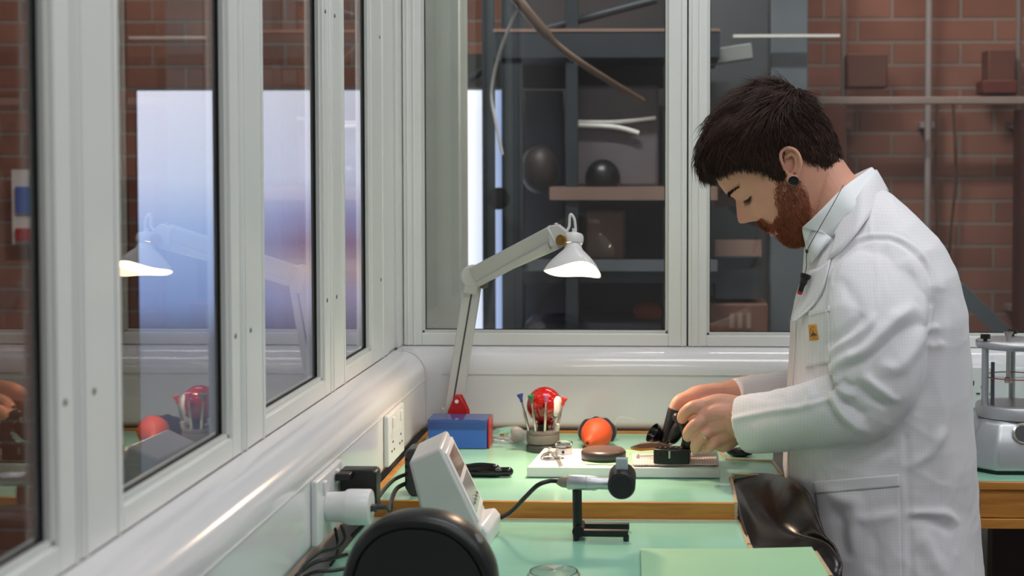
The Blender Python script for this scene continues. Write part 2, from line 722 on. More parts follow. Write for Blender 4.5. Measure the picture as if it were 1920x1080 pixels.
g0, g1, g2, g3 = bx_x(790), bx_x(1253), bx_x(1325), 1.9
jm = bx_x(1289)
window('window_6', XW + 0.003, jm, 'B', near_stile=g0 - XW - 0.003, far_stile=jm - g1, rail=0.024)
window('window_7', jm, g3, 'B', near_stile=g2 - jm, far_stile=0.04, rail=0.021)


# trunking under the windows: rounded D profile
def trunk_profile(n=8):
    t = XT - XW
    z0, z1 = DZ + 0.001, SILL - 0.001
    r = 0.045
    pts = [(0.0, z1)]
    for i in range(n + 1):
        a = PI / 2 * (1 - i / n)
        pts.append((t - r + r * math.cos(a), z1 - 0.002 - r + r * math.sin(a)))
    for i in range(n + 1):
        a = -PI / 2 * i / n
        pts.append((t - 0.02 + 0.02 * math.cos(a), z0 + 0.02 + 0.02 * math.sin(a)))
    pts.append((0.0, z0))
    return pts


prof = trunk_profile()
b = NB()
prism(b, [(XW + d, YN, z) for d, z in prof], (0, YT - 0.012 - YN, 0))
struct(finish(b, 'trim_3', 'trunk', angle=50))
b = NB()
prism(b, [(XW + max(0, d - 0.002), YT - 0.012, z - (0.002 if z > 1.0 else -0.002)) for d, z in prof], (0, 0.003, 0))
struct(finish(b, 'trim_4', 'gasket'))
b = NB()
prism(b, [(XW + 0.0, YB - d, z) for d, z in prof], (XR - XW, 0, 0))
struct(finish(b, 'trim_5', 'trunk', angle=50))
b = NB()   # corner collar of the trunking
prism(b, [(XW + d + 0.0015, YT - 0.009, z + 0.0005) for d, z in prof], (0, 0.05, 0))
struct(finish(b, 'trim_6', 'trunk', angle=50))
# lid seams of the two trunkings
b = NB()
box2(b, (XT - .0005, YN, 1.052), (XT + 0.0012, YT - 0.013, 1.0535))
struct(finish(b, 'trim_7', 'aluminium'))
b = NB()
box2(b, (XT + .03, YT - 0.0012, 1.060), (XR, YT + .0005, 1.0615))
struct(finish(b, 'trim_8', 'aluminium'))

for i, (x, y) in enumerate(PANELS):
    t = thing('ceiling_light', 'flat white ceiling light panel %s' % ['over the farther bench window side, near end', 'over the farther bench window side, far end', 'right of the man, nearer the camera', 'right of the man, by the back wall', 'behind the camera'][i], 'ceiling light', (x, y, CEIL), 'ceiling light panels')
    bm = NB(); box2(bm, (x - .60, y - .18, CEIL - .03), (x + .60, y - .15, CEIL)); box2(bm, (x - .60, y + .15, CEIL - .03), (x + .60, y + .18, CEIL))
    box2(bm, (x - .60, y - .15, CEIL - .03), (x - .57, y + .15, CEIL)); box2(bm, (x + .57, y - .15, CEIL - .03), (x + .60, y + .15, CEIL))
    finish(bm, 'light_frame', 'frame', t, bevel=.002)
    bm = NB(); box2(bm, (x - .57, y - .15, CEIL - .018), (x + .57, y + .15, CEIL - .001)); finish(bm, 'diffuser', 'panel', t)

# ============================================================ WORKSHOP BEYOND THE GLASS
YK = 4.75
b = NB(); box2(b, (-4.2, YK, 0), (XR + .1, YK + .1, 3.4)); struct(finish(b, 'wall_far', 'brick'))
b = NB(); box2(b, (-4.2, YB + .5, 3.4), (XR + .1, YK + .1, 3.5)); box2(b, (-4.2, YN, 3.4), (XW - .3, YB + .5, 3.5)); struct(finish(b, 'ceiling_workshop', mat('dark_ceiling', '3a3634', .8)))
b = NB(); box2(b, (-4.3, YN, 0), (-4.2, YK, 3.4)); struct(finish(b, 'wall_far_left', 'brick'))
b = NB(); box2(b, (XR + .1, YB + .1, 0), (XR + .2, YK, 3.4)); struct(finish(b, 'wall_far_right', 'brick'))


def pbox(bm, x0, y0, x1, y1, Yd, depth):
    p, q = P(x0, y1, Y=Yd), P(x1, y0, Y=Yd)
    box2(bm, (p.x, Yd, p.z), (q.x, Yd + depth, q.z))


for lx, ly, lw, lab in ((0.9, 3.9, 2.0, 'long added lamp housing above the rack, out of view'), (-2.2, 3.4, 1.6, 'added lamp housing far to the left, out of view'), (-0.35, 2.98, 1.0, 'added lamp housing above the pale pillar, out of view')):  # housings added over the unseen fill lights; they give no light themselves
    bm = NB(); box2(bm, (lx - lw / 2, ly - .08, 3.24), (lx + lw / 2, ly + .08, 3.32)); tag(finish(bm, 'added_lamp_housing', 'greyplastic', bevel=.004), lab, 'lamp')
    for dx in (-.3, .3):
        bm = NB(); box2(bm, (lx + dx * lw - .01, ly - .01, 3.32), (lx + dx * lw + .01, ly + .01, 3.4)); finish(bm, 'hanger', 'darkmetal', bpy.data.objects[[o.name for o in bpy.data.objects if o.name.startswith('added_lamp_housing')][-1]])

# pale pillar just outside the corner
bm = NB(); pbox(bm, 775, -120, 862, 900, 3.05, 0.12)
struct(finish(bm, 'trim_9', mat('pale_pillar', 'd6dbd0', .5), bevel=.004))
# bright panel: blurred glow, dimmed towards the foot, painted into its emission
m, nt, bs, N, L = newmat('painted_glow')
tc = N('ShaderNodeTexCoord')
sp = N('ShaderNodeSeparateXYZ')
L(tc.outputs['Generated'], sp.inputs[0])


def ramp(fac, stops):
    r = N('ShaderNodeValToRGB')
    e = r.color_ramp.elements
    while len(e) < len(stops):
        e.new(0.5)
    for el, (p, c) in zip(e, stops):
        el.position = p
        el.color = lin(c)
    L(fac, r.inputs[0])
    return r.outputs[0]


left = ramp(sp.outputs[2], [(0.0, '2c2e3a'), (0.44, '464b60'), (0.53, '7d93ca'), (0.686, '9db6ea'), (0.806, 'd0daf8'), (1.0, 'e6e6fa')])  # foot darkened so the bench reflection shows in the left panes
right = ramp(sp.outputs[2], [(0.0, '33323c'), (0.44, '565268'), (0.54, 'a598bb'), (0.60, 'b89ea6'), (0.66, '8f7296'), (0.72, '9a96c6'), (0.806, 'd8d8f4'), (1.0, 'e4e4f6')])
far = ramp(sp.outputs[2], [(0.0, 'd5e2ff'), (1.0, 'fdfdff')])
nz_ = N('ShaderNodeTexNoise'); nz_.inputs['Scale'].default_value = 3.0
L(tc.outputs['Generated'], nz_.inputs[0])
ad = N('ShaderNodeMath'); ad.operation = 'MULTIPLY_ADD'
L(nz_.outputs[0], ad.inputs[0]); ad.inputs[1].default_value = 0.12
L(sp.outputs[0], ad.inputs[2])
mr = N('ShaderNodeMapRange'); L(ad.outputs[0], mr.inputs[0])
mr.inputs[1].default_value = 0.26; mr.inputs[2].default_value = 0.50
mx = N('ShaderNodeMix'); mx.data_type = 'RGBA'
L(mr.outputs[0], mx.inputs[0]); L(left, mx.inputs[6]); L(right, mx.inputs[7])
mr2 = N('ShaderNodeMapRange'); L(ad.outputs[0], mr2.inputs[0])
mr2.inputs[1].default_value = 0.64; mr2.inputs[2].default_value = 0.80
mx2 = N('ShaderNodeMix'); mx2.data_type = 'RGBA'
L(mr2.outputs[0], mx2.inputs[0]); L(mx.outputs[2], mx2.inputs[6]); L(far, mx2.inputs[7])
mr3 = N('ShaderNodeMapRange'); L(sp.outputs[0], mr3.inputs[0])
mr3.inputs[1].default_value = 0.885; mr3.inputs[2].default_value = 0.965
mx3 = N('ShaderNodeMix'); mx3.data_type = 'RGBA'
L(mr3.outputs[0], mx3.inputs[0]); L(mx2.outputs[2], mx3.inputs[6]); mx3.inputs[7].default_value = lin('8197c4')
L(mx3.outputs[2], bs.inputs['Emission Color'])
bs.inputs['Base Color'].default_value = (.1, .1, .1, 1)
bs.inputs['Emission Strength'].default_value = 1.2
t = thing('bright_panel', 'large white and blue panel with painted-in glow beyond the glass', 'display board', P(600, 900, Y=4.4))
bm = NB(); pbox(bm, 265, 169, 966, 1000, 4.40, 0.04); finish(bm, 'glow_face', m, t)
bm = NB(); pbox(bm, 262, 166, 969, 1003, 4.42, 0.05); finish(bm, 'panel_case', 'darkmetal', t)
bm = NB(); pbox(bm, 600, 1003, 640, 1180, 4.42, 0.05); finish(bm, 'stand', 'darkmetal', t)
# the blurred figure at the board is only mauve tones in its emission
# storage rack
RY = 3.9
t = thing('storage_rack', 'dark steel storage rack behind the back window', 'rack', P(1080, 1000, Y=RY))
for x0, x1 in ((908, 925), (944, 964), (968, 978), (1062, 1083), (1243, 1262)):
    for dY in ((0, .5) if x0 in (908, 1243) else (0,)):
        bm = NB(); pbox(bm, x0, -250, x1, 1500, RY + dY, 0.03); finish(bm, 'post', 'darkmetal', t, bevel=.002)
shelfy = [(925, 1350, 53, 60, 'peach'), (925, 1350, 61, 108, 'darkmetal'), (1030, 1345, 351, 375, 'peach'), (990, 1345, 488, 508, 'greysteel')]
for x0, x1, y0, y1, mm in shelfy:
    bm = NB(); pbox(bm, x0, y0, x1, y1, RY - .01, 0.02 if mm == 'greysteel' else .45); finish(bm, 'shelf_edge', mm, t)
bm = NB(); pbox(bm, 978, 509, 1345, 530, RY + .02, .5); finish(bm, 'shelf', 'darkmetal', t)
bm = NB(); pbox(bm, 975, -250, 1275, 1500, RY + .62, .02); finish(bm, 'backing_sheet', mat('dim_backing', '423d3e', .7, nscale=3, var=.25), t)
bm = NB(); pbox(bm, 864, 100, 1250, 165, RY + .3, .06); finish(bm, 'back_panel', mat('dim_panel', '3f3c3c', .7), t)
bm = NB(); tube(bm, [P(1230, 0, Y=RY + .1), P(1000, 60, Y=RY + .1), P(880, 150, Y=RY + .1)], .012); finish(bm, 'brace', 'darkmetal', t)
# things on the rack
t = thing('storage_bin', 'translucent grey storage bin with white rim on upper rack shelf', 'storage bin', P(1150, 350, Y=RY + .1))
bm = NB(); pbox(bm, 1060, 160, 1235, 350, RY + .12, .28); finish(bm, 'bin_body', mat('greyish_bin', '6c6368', .3), t, bevel=.01)
bm = NB(); tube(bm, smoothpath([P(1062, 228, Y=RY + .1), P(1150, 229, Y=RY + .1), P(1230, 221, Y=RY + .1)]), .006); tube(bm, smoothpath([P(1062, 234, Y=RY + .1), P(1150, 238, Y=RY + .1), P(1198, 250, Y=RY + .1)]), .007)
finish(bm, 'bin_rim', 'foam', t)
bm = NB(); ball(bm, P(1012, 318, Y=RY + .15), .055, (1, 1, 1.25)); tag(finish(bm, 'storage_jar', mat('dark_jar', '352b2a', .5)), 'dark rounded jar on rack shelf left of the grey bin', 'jar')
bm = NB(); ball(bm, P(1130, 335, Y=RY + .08), .05, (1, 1, 1.1)); tag(finish(bm, 'tape_reel', 'black'), 'black rounded reel in front of the grey bin on the rack', 'reel')
bm = NB(); lathe(bm, [(0, 0), (.03, 0), (.03, .03), (0, .03)], P(937, 372, Y=RY - .04), (0, -1, 0)); tag(finish(bm, 'round_knob', 'black'), 'black round knob beside the left rack post', 'reel')  # plain round knob by the rack post
bm = NB(); pbox(bm, 985, 170, 1055, 620, RY + .35, .02); tag(finish(bm, 'polythene_sheet', mat('bluish_sheet', '61647c', .5)), 'bluish grey sheet hanging behind the rack posts', 'sheet')
bm = NB(); pbox(bm, 985, 605, 1240, 900, RY + .1, .35); tag(finish(bm, 'equipment_case', mat('dim_blue_case', '55535f', .45), bevel=.008), 'dull grey equipment case below the lowest rack shelf', 'case')
bm = NB(); pbox(bm, 1100, 395, 1170, 486, RY + .08, .2); tag(finish(bm, 'brown_carton', mat('carton', '6d5347', .7), bevel=.004), 'brown carton on the pale edged rack shelf behind the lamp', 'carton')
bm = NB(); ball(bm, P(1215, 585, Y=RY + .2), .033, (1.3, 1, 1)); tag(finish(bm, 'orange_pouch', mat('dull_orange', '9a4a30', .6)), 'dull orange pouch at lower right of the rack', 'pouch')
bm = NB(); tube(bm, smoothpath([P(930, -60, Y=3.6), P(975, 5, Y=3.6), P(1035, 75, Y=3.65), P(1100, 125, Y=3.7), P(1205, 190, Y=3.85)]), [.014] * 12 + [.009] * 13, 12)
tag(finish(bm, 'bent_pipe', mat('dull_copper_pipe', '8a7466', .35, .6)), 'bent metal pipe slanting down behind the back window', 'pipe')
bm = NB(); tube(bm, smoothpath([P(975, 5, Y=3.6), P(940, 90, Y=3.66), P(922, 170, Y=3.7), P(930, 230, Y=3.7), P(942, 290, Y=3.7)]), .004, 8)
tag(finish(bm, 'hanging_cable', 'greyplastic'), 'thin pale cable hanging before the glowing board', 'cable')
# grey column and crossbars
t = thing('steel_column', 'wide blue-grey steel column seen behind the man', 'column', P(1400, 1000, Y=4.2))
bm = NB(); pbox(bm, 1440, -200, 1516, 1500, 4.2, .12); finish(bm, 'column_web', 'greysteel', t, bevel=.004)
bm = NB(); pbox(bm, 1300, -200, 1440, 1500, 4.45, .03); finish(bm, 'column_plate', mat('grey_sheet_metal', '53565a', .5), t)
bm = NB(); box(bm, P(1365, 103, Y=4.15), (.14, .05, .045), Matrix.Rotation(-.15, 3, 'Y')); finish(bm, 'bracket', mat('pale_bracket', '8f918f', .5), t, bevel=.003)
bm = NB(); pbox(bm, 1375, 64, 1575, 70, 4.13, .03); finish(bm, 'light_strip', 'foam', t)
bm = NB(); pbox(bm, 1320, 181, 1990, 196, 4.5, .04); tag(finish(bm, 'wall_rail', mat('pale_rail', 'a08c84', .5), bevel=.003), 'pale horizontal rail fixed along the brick wall', 'rail')
for lab, x0, x1, c in (('grey vertical conduit on brick above the man\'s head', 1574, 1585, '8b7a74'), ('light grey vertical conduit on brick behind the man\'s back', 1732, 1744, 'a69a97'), ('grey vertical conduit on brick nearest the right edge', 1900, 1911, '8b7a74')):
    bm = NB()
    c0 = P((x0 + x1) / 2, 500, Y=4.68)
    tube(bm, [(c0.x, 4.68, 0), (c0.x, 4.68, 3.3)], (x1 - x0) / 2 / F * 4.68, 14)
    for zz in (1.0, 1.6, 2.2):
        box(bm, (c0.x, 4.72, zz), (.045, .06, .02))
    tag(finish(bm, 'conduit', mat('conduit_paint', c, .45)), lab, 'conduit', 'conduits on the brick wall')
for lab, pts in (('dark cable hanging down brick left of pair', [(1756, 195), (1754, 330), (1757, 470), (1755, 620), (1755, 760)]), ('dark cable hanging down brick with a slight bend', [(1787, 195), (1792, 330), (1782, 440), (1779, 540), (1778, 760)])):
    bm = NB(); tube(bm, smoothpath([P(x, y, Y=4.7) for x, y in pts]), .005, 8); tag(finish(bm, 'wall_cable', 'brown'), lab, 'cable', 'cables hanging on the brick wall')
bm = NB(); pbox(bm, 1516, 200, 1585, 420, 4.5, .1); tag(finish(bm, 'wooden_cabinet', mat('red_brown_wood', '6a3524', .5)), 'red-brown wooden cabinet behind the man\'s head', 'cabinet')
bm = NB(); pbox(bm, 1911, 205, 2010, 640, 4.5, .1); tag(finish(bm, 'wooden_door_panel', mat('dark_red_wood', '4a2018', .5)), 'dark red wooden panel at the right edge', 'panel')
t = thing('wall_crate', 'red-brown box hung high on the brick wall', 'crate', P(1875, 175, Y=4.6))
bm = NB(); pbox(bm, 1852, 92, 1905, 180, 4.6, .1); finish(bm, 'crate_body', mat('rust_box', '6e4238', .6), t, bevel=.005)
bm = NB(); pbox(bm, 1842, 150, 1908, 176, 4.58, .1); finish(bm, 'crate_lip', mat('rust_lip', '6a3028', .6), t, bevel=.005)
bm = NB(); pbox(bm, 1588, 100, 1665, 165, 4.6, .08); tag(finish(bm, 'brick_ledge_box', mat('rust_box2', '6c443a', .6), bevel=.006), 'rust coloured box on brick wall above the man', 'box')
t = thing('name_plate', 'pale pinkish sign strip seen in front of the man\'s face', 'sign', P(1385, 480, Y=4.0))
bm = NB(); pbox(bm, 1341, 450, 1428, 480, 4.0, .01); finish(bm, 'plate', 'peach', t)
bm = NB(); pbox(bm, 1341, 484, 1428, 560, 4.02, .2); finish(bm, 'plate_box', 'darkmetal', t)
t = thing('orange_crate', 'orange-brown slatted crate behind the right window by the man\'s chest', 'crate', P(1385, 640, Y=4.0))
bm = NB(); pbox(bm, 1322, 570, 1440, 645, 4.0, .25); finish(bm, 'crate_body', mat('orange_brown', '6e4a3c', .6), t, bevel=.004)
for x in (1368, 1384, 1400):
    bm = NB(); pbox(bm, x, 588, x + 8, 615, 3.99, .02); finish(bm, 'slat', 'peach', t)
bm = NB(); a, c_ = P(1795, 540, Y=4.2), P(1905, 645, Y=4.2)
tube(bm, [a, c_], .03, 4); tag(finish(bm, 'diagonal_brace', 'greysteel', smooth=False), 'grey diagonal brace low behind the man\'s back', 'brace')
# poster on the brick behind the left panes
t = thing('wall_poster', 'white, blue and red poster on brick behind the leftmost pane', 'poster', P(58, 390, Y=4.70))
bm = NB(); pbox(bm, 22, 318, 100, 458, 4.70, .01); finish(bm, 'sheet', 'paper', t)
bm = NB(); pbox(bm, 28, 350, 97, 400, 4.69, .01); finish(bm, 'blue_band', 'blue', t)
bm = NB(); pbox(bm, 28, 428, 97, 452, 4.69, .01); finish(bm, 'red_band', 'red', t)
bm = NB(); lathe(bm, [(0, 0), (.024, 0), (.024, .008), (0, .008)], P(72, 335, Y=4.70), (0, -1, 0)); finish(bm, 'round_mark', 'darkmetal', t)

# ============================================================ BENCHES
def bench_top(bm, poly, ztop, thick):
    prism(bm, [(x, y, ztop) for x, y in poly], (0, 0, -thick))


def W(x, y, z=DZ):
    p = P(x, y, Z=z)
    return (p.x, p.y)


xe = -0.438
far_poly = [(xe, 2.133), W(1378, 944), W(1374, 915), W(1370, 898), W(1376, 893), W(1468, 893), W(1449, 866), (0.198, 2.50), (0.198, 2.690), (xe, 2.690)]
t = thing('workbench', 'mint green workbench the man stands at, farther of the two', 'workbench', (-0.1, 2.4, 0))
bm = NB(); bench_top(bm, far_poly, DZ, .018); finish(bm, 'bench_top', 'green', t)
bm = NB(); box2(bm, (xe, 2.125, NZ - .02), (W(1382, 944)[0], 2.1335, DZ + .0005)); finish(bm, 'front_board', 'wood', t, bevel=.001)
bm = NB(); box2(bm, (xe - .008, 2.125, DZ - .02), (xe, 2.69, DZ + .004)); box2(bm, (xe - .008, 2.688, DZ - .02), (.198, 2.6985, DZ + .004)); finish(bm, 'back_lipping', 'wood', t, bevel=.001)


def lipping(bm, pts, z, r=.005, h=.003, drop=.03):
    for (a, b_) in zip(pts[:-1], pts[1:]):
        a, b_ = Vector((a[0], a[1], z)), Vector((b_[0], b_[1], z))
        d = (b_ - a)
        ang = math.atan2(d.y, d.x)
        box(bm, (a + b_) / 2 + Vector((0, 0, (h - drop) / 2)), (d.length + r, r, h + drop), Matrix.Rotation(ang, 3, 'Z'))


bm = NB(); lipping(bm, [W(1380, 944), W(1375, 915), W(1370, 898), W(1376, 892), W(1468, 893), W(1449, 866), W(1362, 862), W(1349, 846), W(1347, 835)], DZ)
finish(bm, 'edge_lipping', 'woodpale', t, bevel=.001)
for x, y in ((-.40, 2.16), (-.40, 2.65), (.09, 2.16), (.17, 2.65)):
    bm = NB(); box2(bm, (x - .02, y - .02, 0), (x + .02, y + .02, DZ - .02)); finish(bm, 'leg', 'wood', t, bevel=.002)

near_poly = [(xe, 1.45), (.22, 1.45), W(1558, 1082, NZ), W(1528, 1034, NZ), W(1410, 1034, NZ), W(1404, 1022, NZ), W(1386, 972, NZ), (W(1386, 972, NZ)[0], 2.124), (xe, 2.124)]
t = thing('workbench', 'mint green workbench nearest the camera, a step lower', 'workbench', (-0.1, 1.8, 0))
bm = NB(); bench_top(bm, near_poly, NZ, .02); finish(bm, 'bench_top', 'green', t)
bm = NB(); lipping(bm, [(xe, 2.119), (W(1386, 972, NZ)[0], 2.119)], NZ, .006, .0015); lipping(bm, [W(1386, 970, NZ), W(1404, 1022, NZ), W(1410, 1033, NZ), W(1440, 1037, NZ)], NZ, .007, .0015); lipping(bm, [W(1528, 1036, NZ), W(1558, 1082, NZ), (.222, 1.45)], NZ, .008, .0015)
finish(bm, 'edge_lipping', 'woodpale', t, bevel=.001)
for x, y in ((-.40, 1.5), (-.40, 2.09), (.18, 1.5), (.09, 2.09)):
    bm = NB(); box2(bm, (x - .02, y - .02, 0), (x + .02, y + .02, NZ - .021)); finish(bm, 'leg', 'wood', t, bevel=.002)

# bench on the right behind the man
BX = W(1832, 900)[0]
BY = W(1870, 903)[1]
t = thing('workbench', 'wood fronted green bench on the right carrying the silver machine', 'workbench', (.9, 2.5, 0))
bm = NB(); box2(bm, (BX, BY + .004, DZ - .018), (XR - .02, 2.69, DZ)); finish(bm, 'bench_top', 'green', t)
zz = lambda y: P(1870, y, Y=BY).z
bm = NB(); box2(bm, (BX, BY - .004, zz(918)), (XR - .02, BY + .004, DZ)); box2(bm, (BX, BY, zz(992)), (XR - .02, BY + .02, zz(973))); finish(bm, 'front_rail', 'wood', t, bevel=.0015)
for k in range(3):
    bm = NB(); box2(bm, (BX + .003 + k * .7, BY + .003, zz(972)), (BX + .697 + k * .7, BY + .4, zz(919))); d = finish(bm, 'drawer', 'wood', t, bevel=.0015)
for x, y in ((BX + .26, 2.35), (BX + .26, 2.65), (1.9, 2.35), (1.9, 2.65)):
    bm = NB(); box2(bm, (x - .02, y - .02, 0), (x + .02, y + .02, DZ - .019)); finish(bm, 'leg', 'wood', t, bevel=.002)
bm = NB(); box2(bm, (BX + .1, 2.62, 0.02), (XR - .1, 2.66, zz(992))); finish(bm, 'back_panel', mat('dark_brown_board', '2c1f1a', .6), t)

# green sheet on the near bench
bm = NB()
q = [W(1201, 1033, NZ), W(1400, 1033, NZ), W(1522, 1030, NZ), W(1552, 1081, NZ), (.21, 1.62), (-.02, 1.62)]
prism(bm, [(x, y, NZ + .0035) for x, y in q], (0, 0, -.0028))
tag(finish(bm, 'work_mat', 'mat_green'), 'pale green mat lying at the front of the near bench', 'mat')

# black leather apron filling the bench cut-outs
rows = []
LP = [  # rows run from bench edge to the man, listed far to near  (x, y, Y)
    [(1374, 897, 2.325), (1400, 890, 2.335), (1440, 889, 2.31), (1480, 898, 2.21), (1508, 914, 2.14), (1527, 945, 2.10)],
    [(1374, 906, 2.30), (1400, 903, 2.30), (1440, 906, 2.27), (1485, 920, 2.17), (1518, 945, 2.11), (1538, 980, 2.07)],
    [(1378, 930, 2.22), (1405, 938, 2.23), (1445, 945, 2.20), (1490, 958, 2.13), (1526, 980, 2.08), (1548, 1006, 2.05)],
    [(1384, 958, 2.14), (1412, 975, 2.15), (1450, 985, 2.14), (1495, 993, 2.10), (1535, 1004, 2.06), (1560, 1018, 2.03)],
    [(1394, 990, 2.06), (1416, 1003, 2.08), (1455, 1008, 2.09), (1500, 1010, 2.08), (1547, 1016, 2.05), (1570, 1034, 2.02)],
    [(1402, 1014, 2.01), (1420, 1022, 2.02), (1460, 1026, 2.03), (1505, 1030, 2.03), (1555, 1042, 2.02), (1579, 1060, 2.00)],
    [(1408, 1030, 1.98), (1425, 1036, 1.975), (1462, 1045, 1.96), (1505, 1058, 1.96), (1550, 1080, 1.98), (1576, 1100, 1.99)],
    [(1415, 1070, 1.99), (1430, 1080, 1.98), (1465, 1100, 1.965), (1505, 1115, 1.96), (1545, 1140, 1.98), (1570, 1150, 1.99)],
]
bm = NB(); strip_sheet(bm, [[P(x, y, Y=Y) for x, y, Y in r] for r in LP], 5)
o = finish(bm, 'leather_apron', 'leather', solid=.003, angle=180)
tag(o, 'black leather lap apron sagging between the bench edge and the man', 'apron')

# ============================================================ THINGS ON THE BENCHES
def D(x, y, z=DZ):
    return P(x, y, Z=z)


# ---- desk lamp
LY = 2.672
base = Vector((D(842, 815).x, LY, DZ))
t = thing('desk_lamp', 'white jointed arm desk lamp with a lit bell shade at the bench corner', 'lamp', base)
bm = NB(); box(bm, P(838, 800, Y=LY) + Vector((0, -.002, -.004)), (.05, .022, .03)); lathe(bm, [(.011, 0), (.011, .05)], P(838, 812, Y=LY) + Vector((0, 0, 0)), (0, 0, 1), 20)
finish(bm, 'clamp', 'greyplastic', t, bevel=.003)


SHY = 2.44       # depth of the shade: the upper arm reaches toward the camera


def beam(bm, a, b_, w0, w1, dpt, Y, Yb=None):
    a, b_ = P(*a, Y=Y), P(*b_, Y=Yb or Y)
    d = (b_ - a).normalized()
    s = Vector((0, 1, 0)).cross(d).normalized()
    q = d.cross(s)
    r = []
    for p, ww in ((a, w0), (b_, w1)):
        r.append([p + s * ww / 2 - q * dpt / 2, p - s * ww / 2 - q * dpt / 2,
                  p - s * ww / 2 + q * dpt / 2, p + s * ww / 2 + q * dpt / 2])
    loft(bm, r)


K = LY / F
bm = NB(); beam(bm, (846, 795), (887, 532), 32 * K, 31 * K, .024, LY); finish(bm, 'lower_arm', 'greyplastic', t, bevel=.002)
bm = NB(); beam(bm, (845, 790), (886, 548), 3 * K, 3 * K, .0248, LY); finish(bm, 'arm_slot', 'dgrey', t, smooth=False)
bm = NB(); beam(bm, (889, 517), (1046, 442), 34 * K, 43 * K, .026, LY - .004, SHY); ua = finish(bm, 'upper_arm', 'greyplastic', t, bevel=.003)
bm = NB(); beam(bm, (905, 527), (1040, 456), 12 * K, 13 * K, .031, LY - .016, SHY + .01); finish(bm, 'arm_channel', 'greyplastic', ua, bevel=.002)
bm = NB()
for x, r_ in ((884, 20),):
    lathe(bm, [(0, -.021), (r_ * K * .93, -.021), (r_ * K, -.018), (r_ * K, .018), (r_ * K * .93, .021), (0, .021)], P(x, 517, Y=LY - .002), (0, 1, 0), 32, sx=.9, sy=1.0)
box(bm, P(886, 535, Y=LY - .002), (.026, .040, .03), Matrix.Rotation(.15, 3, 'Y'))
finish(bm, 'elbow_joint', 'greyplastic', t, bevel=.0015)
bm = NB(); lathe(bm, [(0, -.015), (.006, -.015), (.008, -.01), (.008, .01), (.006, .015), (0, .015)], P(907, 533, Y=LY), (0, 1, 0), 20); finish(bm, 'elbow_knob', 'grey', t)
bm = NB(); prism(bm, [P(1026, 424, Y=SHY - .006), P(1046, 420, Y=SHY - .006), P(1066, 436, Y=SHY - .006), P(1070, 448, Y=SHY - .006), P(1050, 464, Y=SHY - .006), P(1030, 462, Y=SHY - .006)], (0, .028, 0))
ah = finish(bm, 'arm_head', 'greyplastic', t, bevel=.002)
bm = NB(); box(bm, P(1041, 421.5, Y=SHY + .002), (.014, .012, .003)); finish(bm, 'head_slot', 'dgrey', ah)
bm = NB()
for k in range(2):
    lathe(bm, [(0, 0), (.0088, 0), (.010, .002), (.010, .006), (.0088, .008), (0, .008)], P(1051 + 6 * k, 450, Y=SHY - .016 + .010 * k), (.35, 1, 0), 28)
lathe(bm, [(0, -.002), (.004, -.002), (.004, 0), (0, 0)], P(1050, 450, Y=SHY - .016), (.35, 1, 0), 12)
tube(bm, [P(1052, 450, Y=SHY - .008), P(1072, 450, Y=SHY)], .006, 16)
finish(bm, 'pivot_bolt', 'brass', t)
# shade: axis leaning slightly
SA = Vector((-.02, -.34, -1.0))       # pointing down out of the mouth
SO = P(1076, 440, Y=SHY)
ax = axis_matrix(SO, SA)
bm = NB(); lathe(bm, [(0, -.003), (.008, -.003), (.0152, .0), (.0172, .004), (.0172, .011), (.0155, .0165), (0, .0165)], mtx=ax, seg=36); finish(bm, 'lamp_socket', 'white', t)
profS = [(.0135, .0165), (.0145, .022), (.0175, .028), (.026, .036), (.036, .046), (.044, .056), (.0495, .0655)]


def shade_ring(r, z, seg=64, wav=0.0):
    out = []
    for j in range(seg):
        a = 2 * PI * j / seg
        k = (r / .0495) ** 2
        zz_ = z + wav * k * (math.cos(a * 2 + .9) * .0045 + math.cos(a * 3 + 0.3) * .003)
        out.append(ax @ Vector((r * math.cos(a), r * math.sin(a), zz_)))
    return out


bm = NB()
dense = []
for i in range(len(profS) - 1):
    for j in range(4):
        q = j / 4
        dense.append((profS[i][0] * (1 - q) + profS[i + 1][0] * q, profS[i][1] * (1 - q) + profS[i + 1][1] * q))
dense.append(profS[-1])
rings = [shade_ring(r, z, 64, 1) for r, z in dense] + [shade_ring(r - .0014, z + .0002, 64, 1) for r, z in dense[::-1][:-6]]
loft(bm, rings, cap=False)
lsh = finish(bm, 'lamp_shade', 'white', t, angle=60)
bm = NB()
loft(bm, [shade_ring(r - .0022, z - .0005, 64, 1) for r, z in dense[6:]], cap=False)
finish(bm, 'reflector', 'shadein', lsh, angle=180)
bm = NB(); lathe(bm, [(0, .018), (.012, .022), (.03, .044), (.041, .056), (.038, .060), (.0, .062)], mtx=ax, seg=40); finish(bm, 'light_bulb', 'bulb', lsh)
bm = NB(); tube(bm, smoothpath([P(1060, 436, Y=SHY), P(1067, 425, Y=SHY), P(1068, 408, Y=SHY), P(1071, 402, Y=SHY), P(1077, 411, Y=SHY), P(1079, 428, Y=SHY), P(1079, 438, Y=SHY)]), .0024, 10)
tube(bm, [P(1075, 428, Y=SHY), P(1076, 442, Y=SHY)], .0026, 10)
finish(bm, 'lamp_cable', 'white', t)
l = bpy.data.lights.new('desk_lamp_light', 'SPOT')
l.energy = 12
l.spot_size = math.radians(150)
l.spot_blend = .9
l.shadow_soft_size = .025
l.color = (1.0, .70, .48)
lo = bpy.data.objects.new('desk_lamp_light', l)
C.objects.link(lo)
lo.location = ax @ Vector((0, 0, .0645))
lo.rotation_euler = SA.to_track_quat('-Z', 'Y').to_euler()

